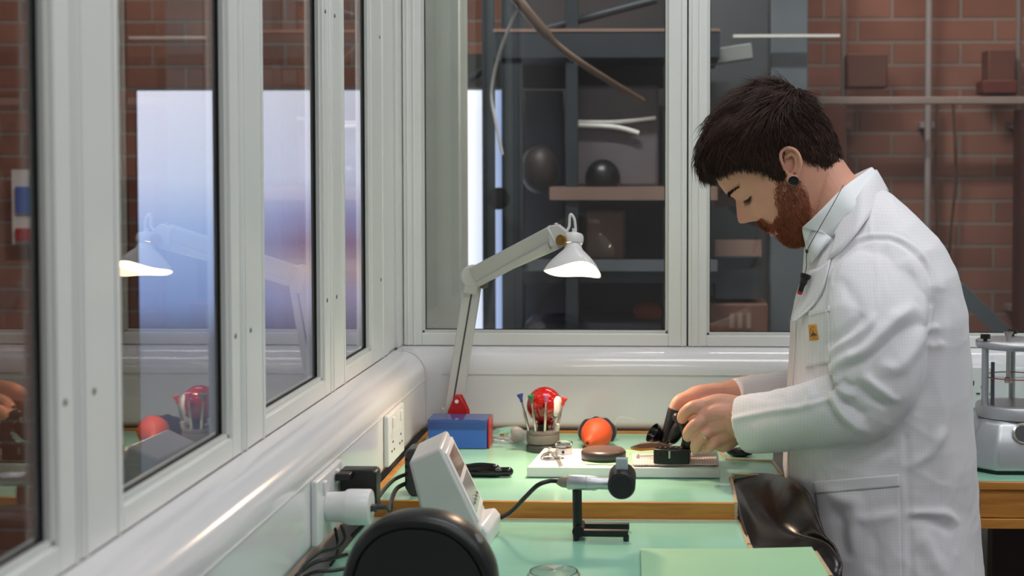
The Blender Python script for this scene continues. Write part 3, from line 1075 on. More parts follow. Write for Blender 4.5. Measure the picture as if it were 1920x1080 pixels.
# ---- red stand
t0 = D(856, 826)
bm = NB()
for Yd, dx, s in ((2.626, 0, 1.0), (2.652, 3, .97)):
    q = [(829, 812), (840, 770), (852, 742), (862, 742), (876, 766), (884, 812)] if s == 1.0 else [(834, 812), (843, 768), (854, 740), (867, 740), (880, 768), (885, 812)]
    pts = [P(x, y, Y=Yd) for x, y in q]
    pts[0].z = pts[-1].z = DZ + .001
    prism(bm, pts, (0, .004, 0))
box2(bm, (P(829, 800, Y=2.626).x, 2.626, DZ), (P(884, 800, Y=2.626).x, 2.656, DZ + .004))
t = thing('clip_stand', 'red folded plate stand with round holes, behind the blue box', 'stand', (t0.x, 2.62, DZ))
finish(bm, 'folded_plate', 'red', t, bevel=.0012)
bm = NB(); lathe(bm, [(0, 0), (.0035, 0), (.0035, .0325), (0, .0325)], P(856, 753, Y=2.624), (0, 1, 0), 20); finish(bm, 'rivet', 'foam', t)

# ---- blue box
p0, p1 = D(803, 842), D(913, 842)
t = thing('component_box', 'blue box with clear lid and red end, left of the bench', 'box', ((p0.x + p1.x) / 2, p0.y, DZ))
H = P(860, 797, Y=p0.y).z
bm = NB(); box2(bm, (p0.x, p0.y, DZ + .001), (p1.x, p0.y + .063, H + .006)); finish(bm, 'box_body', 'blue', t, bevel=.0012)
bm = NB(); box2(bm, (p0.x - .001, p0.y - .001, H - .008), (p1.x + .001, p0.y + .064, H + .0095)); finish(bm, 'clear_lid', 'clear', t, bevel=.001)
bm = NB(); box2(bm, (p1.x + .0012, p0.y + .004, DZ + .001), (p1.x + .0045, p0.y + .063, H + .0095)); finish(bm, 'end_panel', 'red', t, bevel=.001)

# ---- plastic bag with a foam ball
q0 = D(943, 833)
m_, s_ = 9, 14
bm = NB()
rings = []
for i in range(m_):
    r = []
    f = i / (m_ - 1)
    for j in range(s_):
        a = 2 * PI * j / s_
        rr = .017 * (math.sin(PI * (f * .86 + .07)) ** .5) * random.uniform(.8, 1.1)
        r.append(Vector((q0.x - .024 + f * .068, q0.y + .02 + 1.3 * rr * math.cos(a), max(DZ + .0008, DZ + .013 + rr * math.sin(a) * .95))))
    rings.append(r)
loft(bm, rings)
tag(finish(bm, 'plastic_bag', 'bag', angle=25), 'crumpled clear plastic bag beside the blue box', 'bag')
bm = NB(); ball(bm, D(969, 831) + Vector((0, .016, .0135)), .0128, (1.05, 1, 1)); tag(finish(bm, 'foam_ball', 'foam'), 'small white foam ball inside the clear bag', 'ball')

# ---- screwdriver stand
c0 = D(1016, 850) + Vector((0, .026, 0))
Yc = c0.y
s = Yc / F
t = thing('screwdriver_stand', 'dark grey round revolving stand holding slim screwdrivers', 'stand', c0)
bm = NB(); lathe(bm, [(0, 0), (31 * s, 0), (32 * s, .002), (32 * s, .010), (29 * s, .0135), (0, .0135)], c0, seg=40); finish(bm, 'stand_base', 'dgrey', t)
bm = NB(); lathe(bm, [(0, .0135), (28 * s, .0135), (31 * s, .016), (31.5 * s, .029), (30.5 * s, .0305), (31 * s, .032), (30 * s, .0365), (0, .0365)], c0, seg=40); finish(bm, 'stand_drum', 'grey', t)
bm = NB(); lathe(bm, [(0, .0365), (10 * s, .0365), (10 * s, .048), (0, .05)], c0, seg=20); finish(bm, 'centre_post', 'black', t)
ztop = c0.z + .036
SDR = [('blue', 'capblue', (976, 744), (994, 806), -.008), ('green', 'capgreen', (996, 746), (1006, 808), -.019), ('pink', 'cappink', (1024, 745), (1021, 808), -.021),
       ('red', 'capred', (1057, 751), (1041, 804), -.004), ('silver', 'steel', (1043, 764), (1033, 806), .010)]
for nm, cm, top, bot, dy in SDR:
    a = P(*bot, Y=Yc + dy); a.z = ztop - .008
    e = P(*top, Y=Yc + dy * 1.5)
    ax2 = (e - a).normalized()
    Ln = (e - a).length
    t = thing('screwdriver', 'slim steel precision screwdriver with a %s cap in the round stand' % nm if nm != 'silver' else 'short capless steel screwdriver behind the red capped one in the stand', 'screwdriver', a, 'precision screwdrivers in the round stand')
    bm = NB(); lathe(bm, [(0, 0), (.0022, 0), (.0026, .002), (.0026, Ln * .60), (.0017, Ln * .64), (.0017, Ln - .008), (0, Ln - .008)], a, ax2, 14); finish(bm, 'shaft', 'steel', t)
    bm = NB(); lathe(bm, [(.0, Ln - .010), (.0024, Ln - .010), (.0030, Ln - .003), (.0058, Ln + .0035), (.0058, Ln + .0050), (.0035, Ln + .0052), (.0015, Ln + .002), (0, Ln + .002)], a, ax2, 20); finish(bm, 'cap', cm, t)
    if nm == 'red':
        bm = NB(); lathe(bm, [(0, .008), (.0055, .008), (.0055, .021), (.003, .023), (0, .023)], a, ax2, 14); finish(bm, 'knurled_sleeve', 'silver', t)

# ---- red ball holder
rc = P(1021, 759, Y=Yc + .012)
r = 34 * 2.55 / F
t = thing('ball_holder', 'glossy red ball with white side discs standing on the screwdriver stand', 'tool', (rc.x, rc.y, DZ + .037))
bm = NB(); ball(bm, rc, r, (1, 1, 1.0), u=48, v=32); lathe(bm, [(0, r * .985), (.0015, r * .985), (.0015, r * 1.0), (0, r)], rc, (-.1, 0, 1), 10); finish(bm, 'ball', 'redgloss', t)
for sx_, off in ((1, Vector((.87, -.5, -.03))), (-1, Vector((-.95, .05, -.25)))):
    bm = NB()
    n_ = off.normalized()
    lathe(bm, [(0, r * .8), (r * .58, r * .8), (r * .56, r * .86), (r * .42, r * .95), (r * .2, r * 1.0), (0, r * 1.01)], rc, n_, 40, sx=.85)
    finish(bm, 'side_disc', 'white', t)
bm = NB(); lathe(bm, [(.0, -r * 1.12), (.013, -r * 1.12), (.015, -r * 1.0), (.009, -r * .9), (0, -r * .9)], rc, (0, 0, 1), 24); finish(bm, 'collar', 'red', t)
bm = NB(); lathe(bm, [(0, DZ + .05 - rc.z), (.011, DZ + .05 - rc.z), (.010, -r * 1.1), (0, -r * 1.1)], rc, (0, 0, 1), 24); finish(bm, 'foot', 'black', t)

# ---- black pouch and orange blower
pc = P(1120, 809, Y=2.615)
bm = NB(); rings = []
lathe(bm, [(0, -.012), (.026, -.012), (.034, -.007), (.0365, 0), (.034, .007), (.026, .012), (0, .012)], pc, (0, -1, .15), 44, sx=1.0, sy=.74)
for v in bm.verts:
    v.co += Vector((0, 0, .0015 * math.sin(v.co.x * 300)))
bmesh.ops.translate(bm, verts=bm.verts, vec=(0, 0, 0))
tag(finish(bm, 'round_pouch', 'blackcloth', angle=60), 'black padded oval pouch standing behind the orange blower', 'pouch')
oc = P(1119, 813, Y=2.555)
nd = Vector((-.42, -1, -.30)).normalized()
t = thing('blower', 'orange rubber bulb blower resting with its nozzle toward the camera', 'blower', (oc.x, oc.y, DZ))
R_ = .0285
bm = NB(); lathe(bm, [(0, -R_), (R_ * .5, -R_ * .88), (R_ * .85, -R_ * .55), (R_, -.002), (R_ * .96, R_ * .3), (R_ * .78, R_ * .7), (R_ * .50, R_ * 1.02), (R_ * .30, R_ * 1.2), (R_ * .27, R_ * 1.38), (R_ * .22, R_ * 1.42), (R_ * .1, R_ * 1.42), (R_ * .1, R_ * 1.2), (0, R_ * 1.2)], oc, nd, 48)
finish(bm, 'bulb', 'orange', t, angle=60)
bm = NB(); lathe(bm, [(0, R_ * 1.425), (R_ * .095, R_ * 1.425), (R_ * .095, R_ * 1.43), (0, R_ * 1.43)], oc, nd, 14); finish(bm, 'nozzle_hole', 'black', t)
bm = NB(); tube(bm, smoothpath([D(1150, 822) + Vector((0, .02, .012)), P(1160, 783, Y=2.66), P(1192, 787, Y=2.66)]), .0006, 6)
tag(finish(bm, 'cord', 'foam'), 'thin white cord end arching behind the orange blower', 'cord')

# ---- white board (tray) on the bench
tz = DZ + .0175
T0, T1, T2, T3 = D(988, 896), D(1350, 898), D(1346, 846, tz), D(1020, 840, tz)
T0.z = T1.z = T2.z = T3.z = DZ + .001
t = thing('work_tray', 'white edged flat work tray with a green surface', 'tray', ((T0.x + T1.x) / 2, T0.y + .05, DZ))
bm = NB(); prism(bm, [T0, T1, T2, T3], (0, 0, .0165)); finish(bm, 'tray_board', 'white', t, bevel=.0015)
ff = [D(1184, 873, tz), D(1345, 873, tz), D(1343, 850, tz), D(1180, 848, tz)]
bm = NB(); prism(bm, [D(1092, 871, tz + .0005), D(1348, 876, tz), D(1344, 846, tz), D(1118, 843, tz)], (0, 0, .0008)); finish(bm, 'green_surface', 'mat_green', t)
tz2 = tz + .0013
# cloth on the tray
bm = NB(); nx, ny = 60, 24
A, B_, C_, D_ = D(1187, 874, tz2), D(1346, 874, tz2), D(1343, 853, tz2), D(1184, 853, tz2)
g = []
for i in range(ny + 1):
    row = []
    for j in range(nx + 1):
        u, v = j / nx, i / ny
        p = (A * (1 - u) + B_ * u) * (1 - v) + (D_ * (1 - u) + C_ * u) * v
        p = p + Vector((0, 0, .0016 + .0007 * math.sin(u * 23 + v * 3) * math.sin(v * 9) + .001 * random.random() * (1 if v in (0, 1) else .2)))
        row.append(p)
    g.append(row)
loft(bm, g, closed=False, cap=False)
tag(finish(bm, 'checked_cloth', 'towel', solid=.002, angle=180), 'pale cloth with fine check pattern folded on the tray under the black block', 'cloth')
# dark block under the hands
zb = tz2 + .004
bc = D(1260, 869, zb)
t = thing('movement_holder', 'black faceted block on the checked cloth, worked on by the man', 'holder', bc)
s = bc.y / F
q = [(-35, 0), (-5, -.0085), (33, -.003), (36, .018), (6, .03), (-32, .02)]
bm = NB(); prism(bm, [Vector((bc.x + a * s, bc.y + b_, zb - .0005)) for a, b_ in q], (0, 0, .024)); finish(bm, 'block', 'black', t, bevel=.0015)
bm = NB()
for a in (-22, -12, -2, 8, 18):
    box(bm, (bc.x + a * s, bc.y + .006, zb + .0245), (.004, .012, .003))
finish(bm, 'clamp_jaw', 'dgrey', t, bevel=.0005)
bm = NB(); box(bm, (bc.x - 5 * s, bc.y - .0075, zb + .016), (.003, .004, .012)); finish(bm, 'steel_pin', 'steel', t)
for a in (-26, -14, 9, 22):
    bm = NB(); box(bm, (bc.x + a * s, bc.y - .004 + (.0025 if a in (-26, 22) else -.001), zb + .017), (.0045, .005, .008)); finish(bm, 'notch', 'blackrubber', t)
# black tool held over the block : loupe cup on a bent arm
t = thing('loupe_cup', 'black open loupe cup tipped beside the man\'s fingertips', 'loupe', P(1232, 815, Y=2.35))
bm = NB(); lathe(bm, [(.0, .012), (.006, .011), (.0115, .006), (.0155, -.004), (.0165, -.009), (.0150, -.009), (.0138, -.003), (.0098, .0045), (0, .009)], P(1231, 816, Y=2.35), (.8, .3, -.55), 32, sx=1, sy=1.05); finish(bm, 'cup', 'blackgloss', t, angle=60)
bm = NB(); tube(bm, smoothpath([P(1236, 826, Y=2.35), P(1250, 829, Y=2.34), P(1258, 818, Y=2.335)]), [.004] * 13, 10); finish(bm, 'handle', 'black', t)
bm = NB(); tube(bm, smoothpath([P(1270, 783, Y=2.318), P(1282, 795, Y=2.31), P(1290, 822, Y=2.31), P(1285, 845, Y=2.325)]), [.0085] * 6 + [.0095] * 7 + [.010] * 6, 16, True)
tag(finish(bm, 'black_handpiece', 'blackrubber'), 'short black handpiece gripped upright in the near hand', 'tool')
# tweezers, spatula
t = thing('tweezers', 'dark brown pointed tweezers pointing left above the tray', 'tweezers', P(1180, 845, Y=2.42))
bm = NB()
prism(bm, [P(1181, 840, Y=2.40), P(1197, 832, Y=2.40), P(1240, 828, Y=2.40), P(1262, 835, Y=2.40), P(1240, 839, Y=2.40)], (0, .008, 0)); finish(bm, 'upper_arm', 'brown', t, bevel=.001)
bm = NB(); prism(bm, [P(1177, 842, Y=2.40), P(1240, 838, Y=2.40), P(1260, 841, Y=2.40), P(1200, 846, Y=2.40)], (0, .006, 0)); finish(bm, 'lower_arm', 'wood', t, bevel=.0008)
bm = NB(); sp0 = D(1200, 855, tz2 + .006)
tube(bm, [sp0 + Vector((-.004, 0, 0)), sp0 + Vector((.028, .004, 0))], .0015, 8); ball(bm, sp0 + Vector((-.004, 0, 0)), .004, (.7, 1, 1.2))
tag(finish(bm, 'peg', 'greyplastic'), 'small grey flat headed peg lying left of the black block', 'peg')

# ---- round brown tin on the tray
c0 = D(1130, 867, tz2) + Vector((0, .034, 0))
s = c0.y / F
t = thing('round_tin', 'low round black tin with brown lid on the tray', 'tin', c0)
bm = NB(); lathe(bm, [(0, 0), (40 * s, 0), (42 * s, .002), (42.5 * s, .011), (41 * s, .0135), (0, .0135)], c0, seg=56); finish(bm, 'tin_body', 'dgrey', t)
bm = NB(); lathe(bm, [(0, .0135), (40.5 * s, .0135), (38 * s, .0158), (30 * s, .0168), (0, .017)], c0, seg=56); finish(bm, 'tin_lid', 'brown', t)
# ---- glass pot
c0 = D(1056, 853, tz) + Vector((0, .014, 0))
t = thing('glass_pot', 'small clear glass pot with a black banded base on the tray', 'pot', c0)
bm = NB(); lathe(bm, [(0, .012), (.014, .012), (.0152, .014), (.0155, .0185), (.0148, .0195), (.0135, .0185), (.013, .0145), (0, .0145)], c0, seg=40); finish(bm, 'glass_bowl', 'clear', t)
bm = NB(); lathe(bm, [(.0, .0105), (.0135, .0105), (.0138, .0118), (0, .0118)], c0, seg=36); finish(bm, 'band', 'black', t)
bm = NB(); lathe(bm, [(0, 0), (.0145, 0), (.0148, .002), (.013, .0103), (0, .0103)], c0, seg=36); finish(bm, 'pot_base', 'foam', t)
bm = NB(); lathe(bm, [(0, 0), (.0022, 0), (.0022, .002), (0, .0025)], c0 + Vector((0, -.0155, .005)), (0, -1, 0), 12); finish(bm, 'dot', 'black', t)
# ---- watch parts under a small cover
c0 = D(1030, 862, tz) + Vector((0, .006, 0))
t = thing('dust_cover', 'small clear knobbed cover over metal parts on the tray', 'cover', c0)
bm = NB(); lathe(bm, [(.0155, 0), (.0150, .004), (.011, .009), (.004, .012), (.003, .018), (.0045, .020), (.0, .021), (.0, .019), (.002, .011), (.010, .0075), (.0138, .0035), (.0142, 0)], c0, seg=36, cap=False); finish(bm, 'cover_shell', 'clear', t)
for k, (dx, dy, r_) in enumerate(((-.004, 0, .0075), (.005, .004, .005), (.018, .001, .0065))):
    p_ = c0 + Vector((dx * 1.0, dy, .0008))
    bm = NB(); lathe(bm, [(0, 0), (r_, 0), (r_, .0014), (r_ * .7, .0018), (r_ * .6, .0012), (r_ * .2, .0012), (r_ * .15, .003), (0, .003)], p_, (0.1 * k, -.1, 1), 26)
    tag(finish(bm, 'watch_movement', 'steel'), ['round steel watch part under the clear cover, the larger', 'small steel watch part under the clear cover, the smaller', 'steel watch part just right of the clear cover'][k], 'watch part', 'steel watch parts on the tray')
bm = NB(); prism(bm, [D(1062, 874, tz), D(1090, 876, tz), D(1103, 870, tz), D(1075, 867, tz)], (0, 0, .0008)); tag(finish(bm, 'paper_slip', 'paper'), 'small white paper slip on the tray before the tin', 'paper')
bm = NB(); prism(bm, [D(1036, 846, tz + .003), D(1042, 845, tz + .003), D(1056, 872, tz + .002), D(1048, 875, tz + .002)], (0, 0, .0006)); tag(finish(bm, 'plastic_strip', 'clear'), 'narrow clear plastic strip on the tray beside the cover', 'strip')

# ---- black folded glasses case / tool between the tester and tray
g0 = D(918, 897) + Vector((0, .012, 0))
t = thing('pocket_tool', 'glossy black folded tool lying behind the white tester', 'tool', g0)
bm = NB(); tube(bm, smoothpath([g0 + Vector((-.045, .003, .008)), g0 + Vector((-.02, 0, .0085)), g0 + Vector((.012, 0, .0085)), g0 + Vector((.030, .001, .0085))]), [.0085] * 6 + [.0095] * 7 + [.0075] * 6, 18, True); finish(bm, 'tool_body', 'blackgloss', t)
bm = NB(); tube(bm, smoothpath([g0 + Vector((-.046, .004, .013)), g0 + Vector((-.02, .003, .017)), g0 + Vector((.006, .002, .0155)), g0 + Vector((.010, .002, .012))]), .0056, 14, True); finish(bm, 'tool_handle', 'blackgloss', t)

# ---- white tester
TY = 2.00
t = thing('watch_tester', 'white wedge shaped watch tester leaning back, with sloping display face', 'instrument', D(850, 1020, NZ))


def pp(pts, Y):
    return [P(x, y, Y=Y) for x, y in pts]


n0, n1 = 1.94, 2.045
near_ = pp([(766, 868), (824, 846), (834, 880), (905, 1000), (880, 1012), (800, 1000), (786, 950)], n0)
# side outline facing the camera, then pushed back to the far side
side = [(766, 866), (826, 838), (904, 1001), (893, 1003), (795, 985)]
bm = NB()
a_ = pp(side, n0)
off = Vector((-.010, .13, .0))
prism(bm, a_, off)
finish(bm, 'housing', 'greyplastic', t, bevel=.0045, seg=3)


def onface(u, v, h=0.0):
    """u down the sloping display face, v across it"""
    a, b_ = a_[1], a_[2]
    p = a + (b_ - a) * u + off * v
    n = (b_ - a).cross(off).normalized()
    if n.x < 0:
        n = -n
    return p + n * h


def facebox(bm, u0, u1, v0, v1, h0, h1):
    lo = [onface(u0, v0, h0), onface(u1, v0, h0), onface(u1, v1, h0), onface(u0, v1, h0)]
    n = onface(0, 0, 1) - onface(0, 0, 0)
    prism(bm, lo, n * (h1 - h0))


bm = NB(); facebox(bm, .08, .88, .04, .96, -.001, .003); finish(bm, 'bezel', 'white', t, bevel=.0015)
bm = NB(); facebox(bm, .14, .40, .14, .86, .0025, .0035); finish(bm, 'display_window', mat('pinkish_window', '9c7d74', .08, .3), t)
bm = NB(); facebox(bm, .46, .80, .14, .86, .0025, .0035); finish(bm, 'lower_window', mat('mauve_window', 'a9a3a8', .1, .2), t)
for v in (.25, .4, .55, .7):
    bm = NB(); c_ = onface(.72, v, .0035); lathe(bm, [(0, 0), (.0035, 0), (.003, .003), (0, .0035)], c_, onface(0, 0, 1) - onface(0, 0, 0), 16); finish(bm, 'push_button', 'steel', t)
bm = NB(); kb = pp([(904, 985), (916, 1000), (915, 1030), (880, 1040), (870, 990)], n0 + .02); prism(bm, kb, (.008, .09, .004)); finish(bm, 'foot_block', 'white', t, bevel=.003)
bm = NB(); prism(bm, pp([(820, 995), (895, 1000), (905, 1034), (825, 1040)], n0 + .02), (0, .07, 0)); finish(bm, 'base_stand', 'greyplastic', t, bevel=.002)
bm = NB(); box(bm, P(901, 1011, Y=n0 + .019), (.0025, .002, .010), Matrix.Rotation(.5, 3, 'Y')); finish(bm, 'red_mark', 'red', t)
ob = bpy.data.objects['foot_block']

# power adapter behind tester
ad0 = D(768, 931)
t = thing('power_adapter', 'dark grey upright power adapter behind the white tester', 'adapter', ad0)
bm = NB(); prism(bm, [P(758, 850, Y=ad0.y), P(764, 843, Y=ad0.y), P(800, 840, Y=ad0.y), P(800, 931, Y=ad0.y), P(768, 930, Y=ad0.y), P(759, 915, Y=ad0.y)], (0, .05, 0)); finish(bm, 'adapter_body', 'dgrey', t, bevel=.003)
bm = NB()
for k in range(4):
    box(bm, P(762, 862 + 13 * k, Y=ad0.y - .0004), (.003, .002, .005))
finish(bm, 'vent', 'black', t, smooth=False)

# ---- microphone stand
YM = W(1130, 1010, NZ)[1]
s = YM / F
t = thing('microphone_stand', 'black angled stand with silver barrel sensor holding a black round clamp', 'instrument', D(1100, 1010, NZ))
bm = NB(); tube(bm, [P(1092, 999, Y=YM - .01), P(1178, 1000, Y=YM - .01)], .0068, 4); finish(bm, 'base_bar', 'black', t, bevel=.0015, smooth=False)
bm = NB(); tube(bm, [P(1092, 986, Y=YM + .045), P(1180, 987, Y=YM + .045)], .0068, 4)
finish(bm, 'base_bar', 'black', t, bevel=.0015, smooth=False)
bm = NB(); tube(bm, [P(1084, 997, Y=YM - .016), P(1088, 985, Y=YM + .05)], .0085, 20); finish(bm, 'hinge', 'black', t)
bm = NB(); tube(bm, [P(1083, 995, Y=YM), P(1082, 918, Y=YM)], .0068, 20); finish(bm, 'upright', 'black', t)
for x, Yd in ((1178, YM - .012), (1084, YM - .012)):
    bm = NB(); q_ = P(x - 4, 1005, Y=Yd); lathe(bm, [(0, NZ - q_.z), (.004, NZ - q_.z), (.0045, .001), (0, .001)], q_, (0, 0, 1), 16); finish(bm, 'rubber_foot', 'blackrubber', t)
bm = NB(); lathe(bm, [(0, 0), (.0098, 0), (.0105, .001), (.0105, .027), (.0100, .0275), (.0105, .028), (.0105, .040), (.0085, .044), (.0085, .064), (0, .064)], P(1064, 904, Y=YM), (1, -.05, -.02), 36); finish(bm, 'barrel', 'silver', t)
bm = NB(); lathe(bm, [(0, -.016), (.003, -.016), (.005, -.013), (.0075, -.008), (.0085, 0), (0, 0)], P(1064, 904, Y=YM), (1, -.05, -.02), 24); finish(bm, 'cable_gland', mat('tan_gland', '8f8474', .4, .2), t)
mc = P(1166, 905, Y=YM - .012)
bm = NB(); lathe(bm, [(0, -.016), (.018, -.016), (.0195, -.0145), (.0195, .030), (0, .030)], mc, (0, 1, .12), 44); finish(bm, 'clamp_head', 'black', t, angle=50)
bm = NB(); lathe(bm, [(0, -.0175), (.017, -.0175), (.0175, -.0165), (0, -.016)], mc, (0, 1, .12), 44); finish(bm, 'clamp_face', 'blackcloth', t)
bm = NB(); box(bm, mc + Vector((-.0, .004, .0265)), (.017, .012, .016)); finish(bm, 'clear_jaw', mat('pale_translucent', 'aeb8c2', .12), t, bevel=.001)
bm = NB(); box(bm, mc + Vector((0, .010, .022)), (.006, .008, .008)); finish(bm, 'jaw_pin', 'silver', t, bevel=.0005)
bm = NB(); cz = NZ + .003
tube(bm, smoothpath([P(1046, 902, Y=YM), P(1030, 902, Y=YM), P(1008, 910, Y=YM - .005), P(985, 932, Y=2.02), P(955, 962, Y=2.04), P(925, 974, Y=2.05), P(895, 974, Y=2.05)]), .0033, 12)
tag(finish(bm, 'sensor_cable', 'black'), 'black cable curving from the silver sensor to the white tester', 'cable')

# ---- clear dome dish near the bottom
c0 = D(1038, 1110, NZ)
t = thing('clear_dish', 'clear domed plastic dish at the bottom edge of the photo', 'dish', c0)
bm = NB(); lathe(bm, [(0.034, 0), (.0345, .004), (.0335, .022), (.030, .027), (.0, .0285), (0, .0265), (.0285, .025), (.0315, .021), (.0325, .004), (.032, 0)], c0, seg=48, cap=False); finish(bm, 'dome', 'clear', t)
bm = NB(); lathe(bm, [(0, 0.0005), (.031, .0005), (.031, .003), (0, .003)], c0, seg=36); finish(bm, 'dish_floor', 'greyplastic', t)
bm = NB(); lathe(bm, [(0, .003), (.02, .003), (.018, .012), (.0, .013)], c0, seg=30); finish(bm, 'inner_disc', 'steel', t)

# ---- black rounded shell in front
SY = 1.60
t = thing('rounded_case', 'black moulded case with rounded top at the bottom of the photo', 'case', P(780, 1190, Y=SY))
top = [(632, 1195), (634, 1110), (645, 1058), (664, 1018), (700, 985), (745, 970), (800, 970), (850, 984), (890, 1015), (917, 1055), (930, 1100), (936, 1195)]


def case_ring(inset, Y, dx=0, dy=0):
    c_ = np.array([782, 1120])
    out = []
    sp_ = smoothpath([Vector((x, y, 0)) for x, y in top], 4)
    for v in sp_:
        q_ = c_ + (np.array([v.x, v.y]) - c_) * inset
        p_ = P(q_[0] + dx, min(q_[1] + dy, 1195), Y=SY)
        p_.y = Y
        p_.z = max(p_.z, NZ + .001)
        out.append(p_)
    return out


bm = NB()
loft(bm, [case_ring(.84, SY + .004), case_ring(.86, SY), case_ring(.93, SY), case_ring(.99, SY + .008), case_ring(1.0, SY + .03), case_ring(.97, SY + .055), case_ring(.88, SY + .07)])
finish(bm, 'case_shell', 'black', t, angle=60)
bm = NB(); loft(bm, [case_ring(.84, SY + .003), case_ring(.835, SY + .001), case_ring(.3, SY + .0005)]); finish(bm, 'front_face', mat('dark_satin', '151314', .6), t, angle=60)
bm = NB()
for x, y, w_, an in ((818, 985, .022, .12), (868, 1010, .014, .5)):
    pc_ = P(x, y, Y=SY + .012)
    box(bm, pc_, (w_, .02, .006), Matrix.Rotation(an, 3, 'Y'))
finish(bm, 'latch', 'blackgloss', t, bevel=.002)
bm = NB(); pc_ = P(893, 1012, Y=SY + .02); lathe(bm, [(0, 0), (.008, 0), (.007, .003), (0, .0035)], pc_, (.45, -.3, .8), 24); finish(bm, 'button', 'grey', t)

# ---- sockets on the left trunking
def wall_socket(y0, y1, z0, z1, label, name='wall_socket', fine=False):
    t = thing(name, label, 'socket', (XT, (y0 + y1) / 2, (z0 + z1) / 2))
    bm = NB(); box2(bm, (XT, y0, z0), (XT + .009, y1, z1)); finish(bm, 'socket_plate', 'white', t, bevel=.003, seg=3)
    n = 2
    for k in range(n):
        yc = y0 + (y1 - y0) * (k + .5) / n
        bm = NB(); box2(bm, (XT + .008, yc - .006, z1 - .025), (XT + .0125, yc + .006, z1 - .007)); finish(bm, 'switch', 'white', t, bevel=.0015)
        if fine:
            bm = NB(); a = [(yc - .013, z0 + .045), (yc + .013, z0 + .045), (yc, z0 + .072)]
            prism(bm, [(XT + .009, y, z) for y, z in a], (.002, 0, 0)); finish(bm, 'shutter_guard', 'white', t, bevel=.0008)
            for dy, dz in ((-.010, .022), (.010, .022), (0, .036)):
                bm = NB(); box(bm, (XT + .0092, yc + dy, z0 + dz), (.0012, .006, .003)); finish(bm, 'pin_hole', 'dgrey', t, smooth=False)
    return t


wall_socket(1.80, 1.946, 0.965, 1.051, 'white double wall socket on the left trunking nearest the camera')
wall_socket(2.28, 2.42, 0.968, 1.052, 'white moulded double socket on the trunking near the corner', fine=True)

# white plug adapter and black plug on the near socket
pz = P(645, 952, Y=1.85).z
t = thing('plug_adapter', 'white round travel plug adapter in the near wall socket', 'plug', (XT + .009, 1.85, pz))
bm = NB(); lathe(bm, [(0, 0), (.021, 0), (.0215, .002), (.0225, .022), (.0255, .026), (.0262, .030), (.0262, .056), (.0245, .058), (0, .058)], (XT + .0092, 1.855, pz), (1, 0, 0), 36, sx=.95, sy=.9); finish(bm, 'adapter_body', 'white', t, angle=50)
bm = NB(); box(bm, (XT + .068, 1.855, pz - .001), (.014, .012, .008)); tube(bm, [(XT + .07, 1.855, pz), (XT + .088, 1.856, pz)], .0035, 12); finish(bm, 'plug_tail', 'dgrey', t, bevel=.001)
t = thing('black_plug', 'black square plug behind the white round adapter', 'plug', (XT + .03, 1.93, pz + .01))
bm = NB(); prism(bm, [(XT + .012, 1.915, pz + .036), (XT + .058, 1.915, pz + .036), (XT + .062, 1.915, pz + .033), (XT + .062, 1.915, pz - .022), (XT + .012, 1.915, pz - .022)], (0, .03, 0)); finish(bm, 'plug_body', 'black', t, bevel=.002)
bm = NB(); box(bm, (XT + .020, 1.905, pz + .030), (.02, .02, .010)); finish(bm, 'plug_tab', 'black', t, bevel=.0015)

CBL = [
    ('black cable arching from the adapter to the white plug', [P(762, 889, Y=2.18), P(738, 900, Y=2.12), P(715, 925, Y=2.02), P(695, 958, Y=1.93), P(680, 985, Y=1.88), P(660, 1005, Y=1.86)], .0030),
    ('black cable dropping from the adapter behind the round case', [P(765, 905, Y=2.18), P(745, 915, Y=2.12), P(735, 935, Y=2.05), P(732, 965, Y=1.95), P(733, 1000, Y=1.9)], .0034),
    ('short black lead from the white plug adapter', [Vector((XT + .088, 1.856, pz)), P(722, 950, Y=1.86), P(733, 965, Y=1.9), P(736, 985, Y=1.93)], .0022),
    ('black cable looping left under the plugs, upper', [P(640, 985, Y=1.88), P(646, 1010, Y=1.86), P(630, 1028, Y=1.82), P(600, 1036, Y=1.78), P(570, 1060, Y=1.74), P(540, 1090, Y=1.70)], .0022),
    ('black cable looping left under the plugs, lower', [P(650, 1040, Y=1.84), P(620, 1048, Y=1.80), P(590, 1055, Y=1.78), P(560, 1076, Y=1.75), P(530, 1110, Y=1.70)], .0026),
    ('black cable lying lowest along the trunking foot', [P(660, 1064, Y=1.82), P(625, 1070, Y=1.80), P(590, 1073, Y=1.78), P(555, 1090, Y=1.74)], .0024),
    ('short black cable hanging straight down below the plugs', [P(628, 990, Y=1.9), P(633, 1015, Y=1.9), P(632, 1040, Y=1.88), P(620, 1062, Y=1.85)], .002),
]
for lab, pts, r_ in CBL:
    bm = NB()
    pts = [Vector((max(p.x, XT + .006 if p.z > DZ else p.x), p.y, max(p.z, NZ + .004))) for p in map(Vector, pts)]
    tube(bm, smoothpath(pts), r_, 10)
    tag(finish(bm, 'power_cable', 'black'), lab, 'cable', 'black cables beside the trunking')

# ---- black mouse-like object on the bench wing
c0 = D(1388, 858)
t = thing('leather_case', 'small rounded black leather case beyond the bench wing edge', 'case', c0)
bm = NB(); ball(bm, c0 + Vector((0, .012, .0075)), .022, (1.05, .6, .36)); finish(bm, 'case_body', 'leather', t)
bm = NB(); tube(bm, smoothpath([c0 + Vector((-.018, .0, .010)), c0 + Vector((0, -.003, .0145)), c0 + Vector((.02, .0, .006))]), .0014, 8); finish(bm, 'seam', 'blackgloss', t)

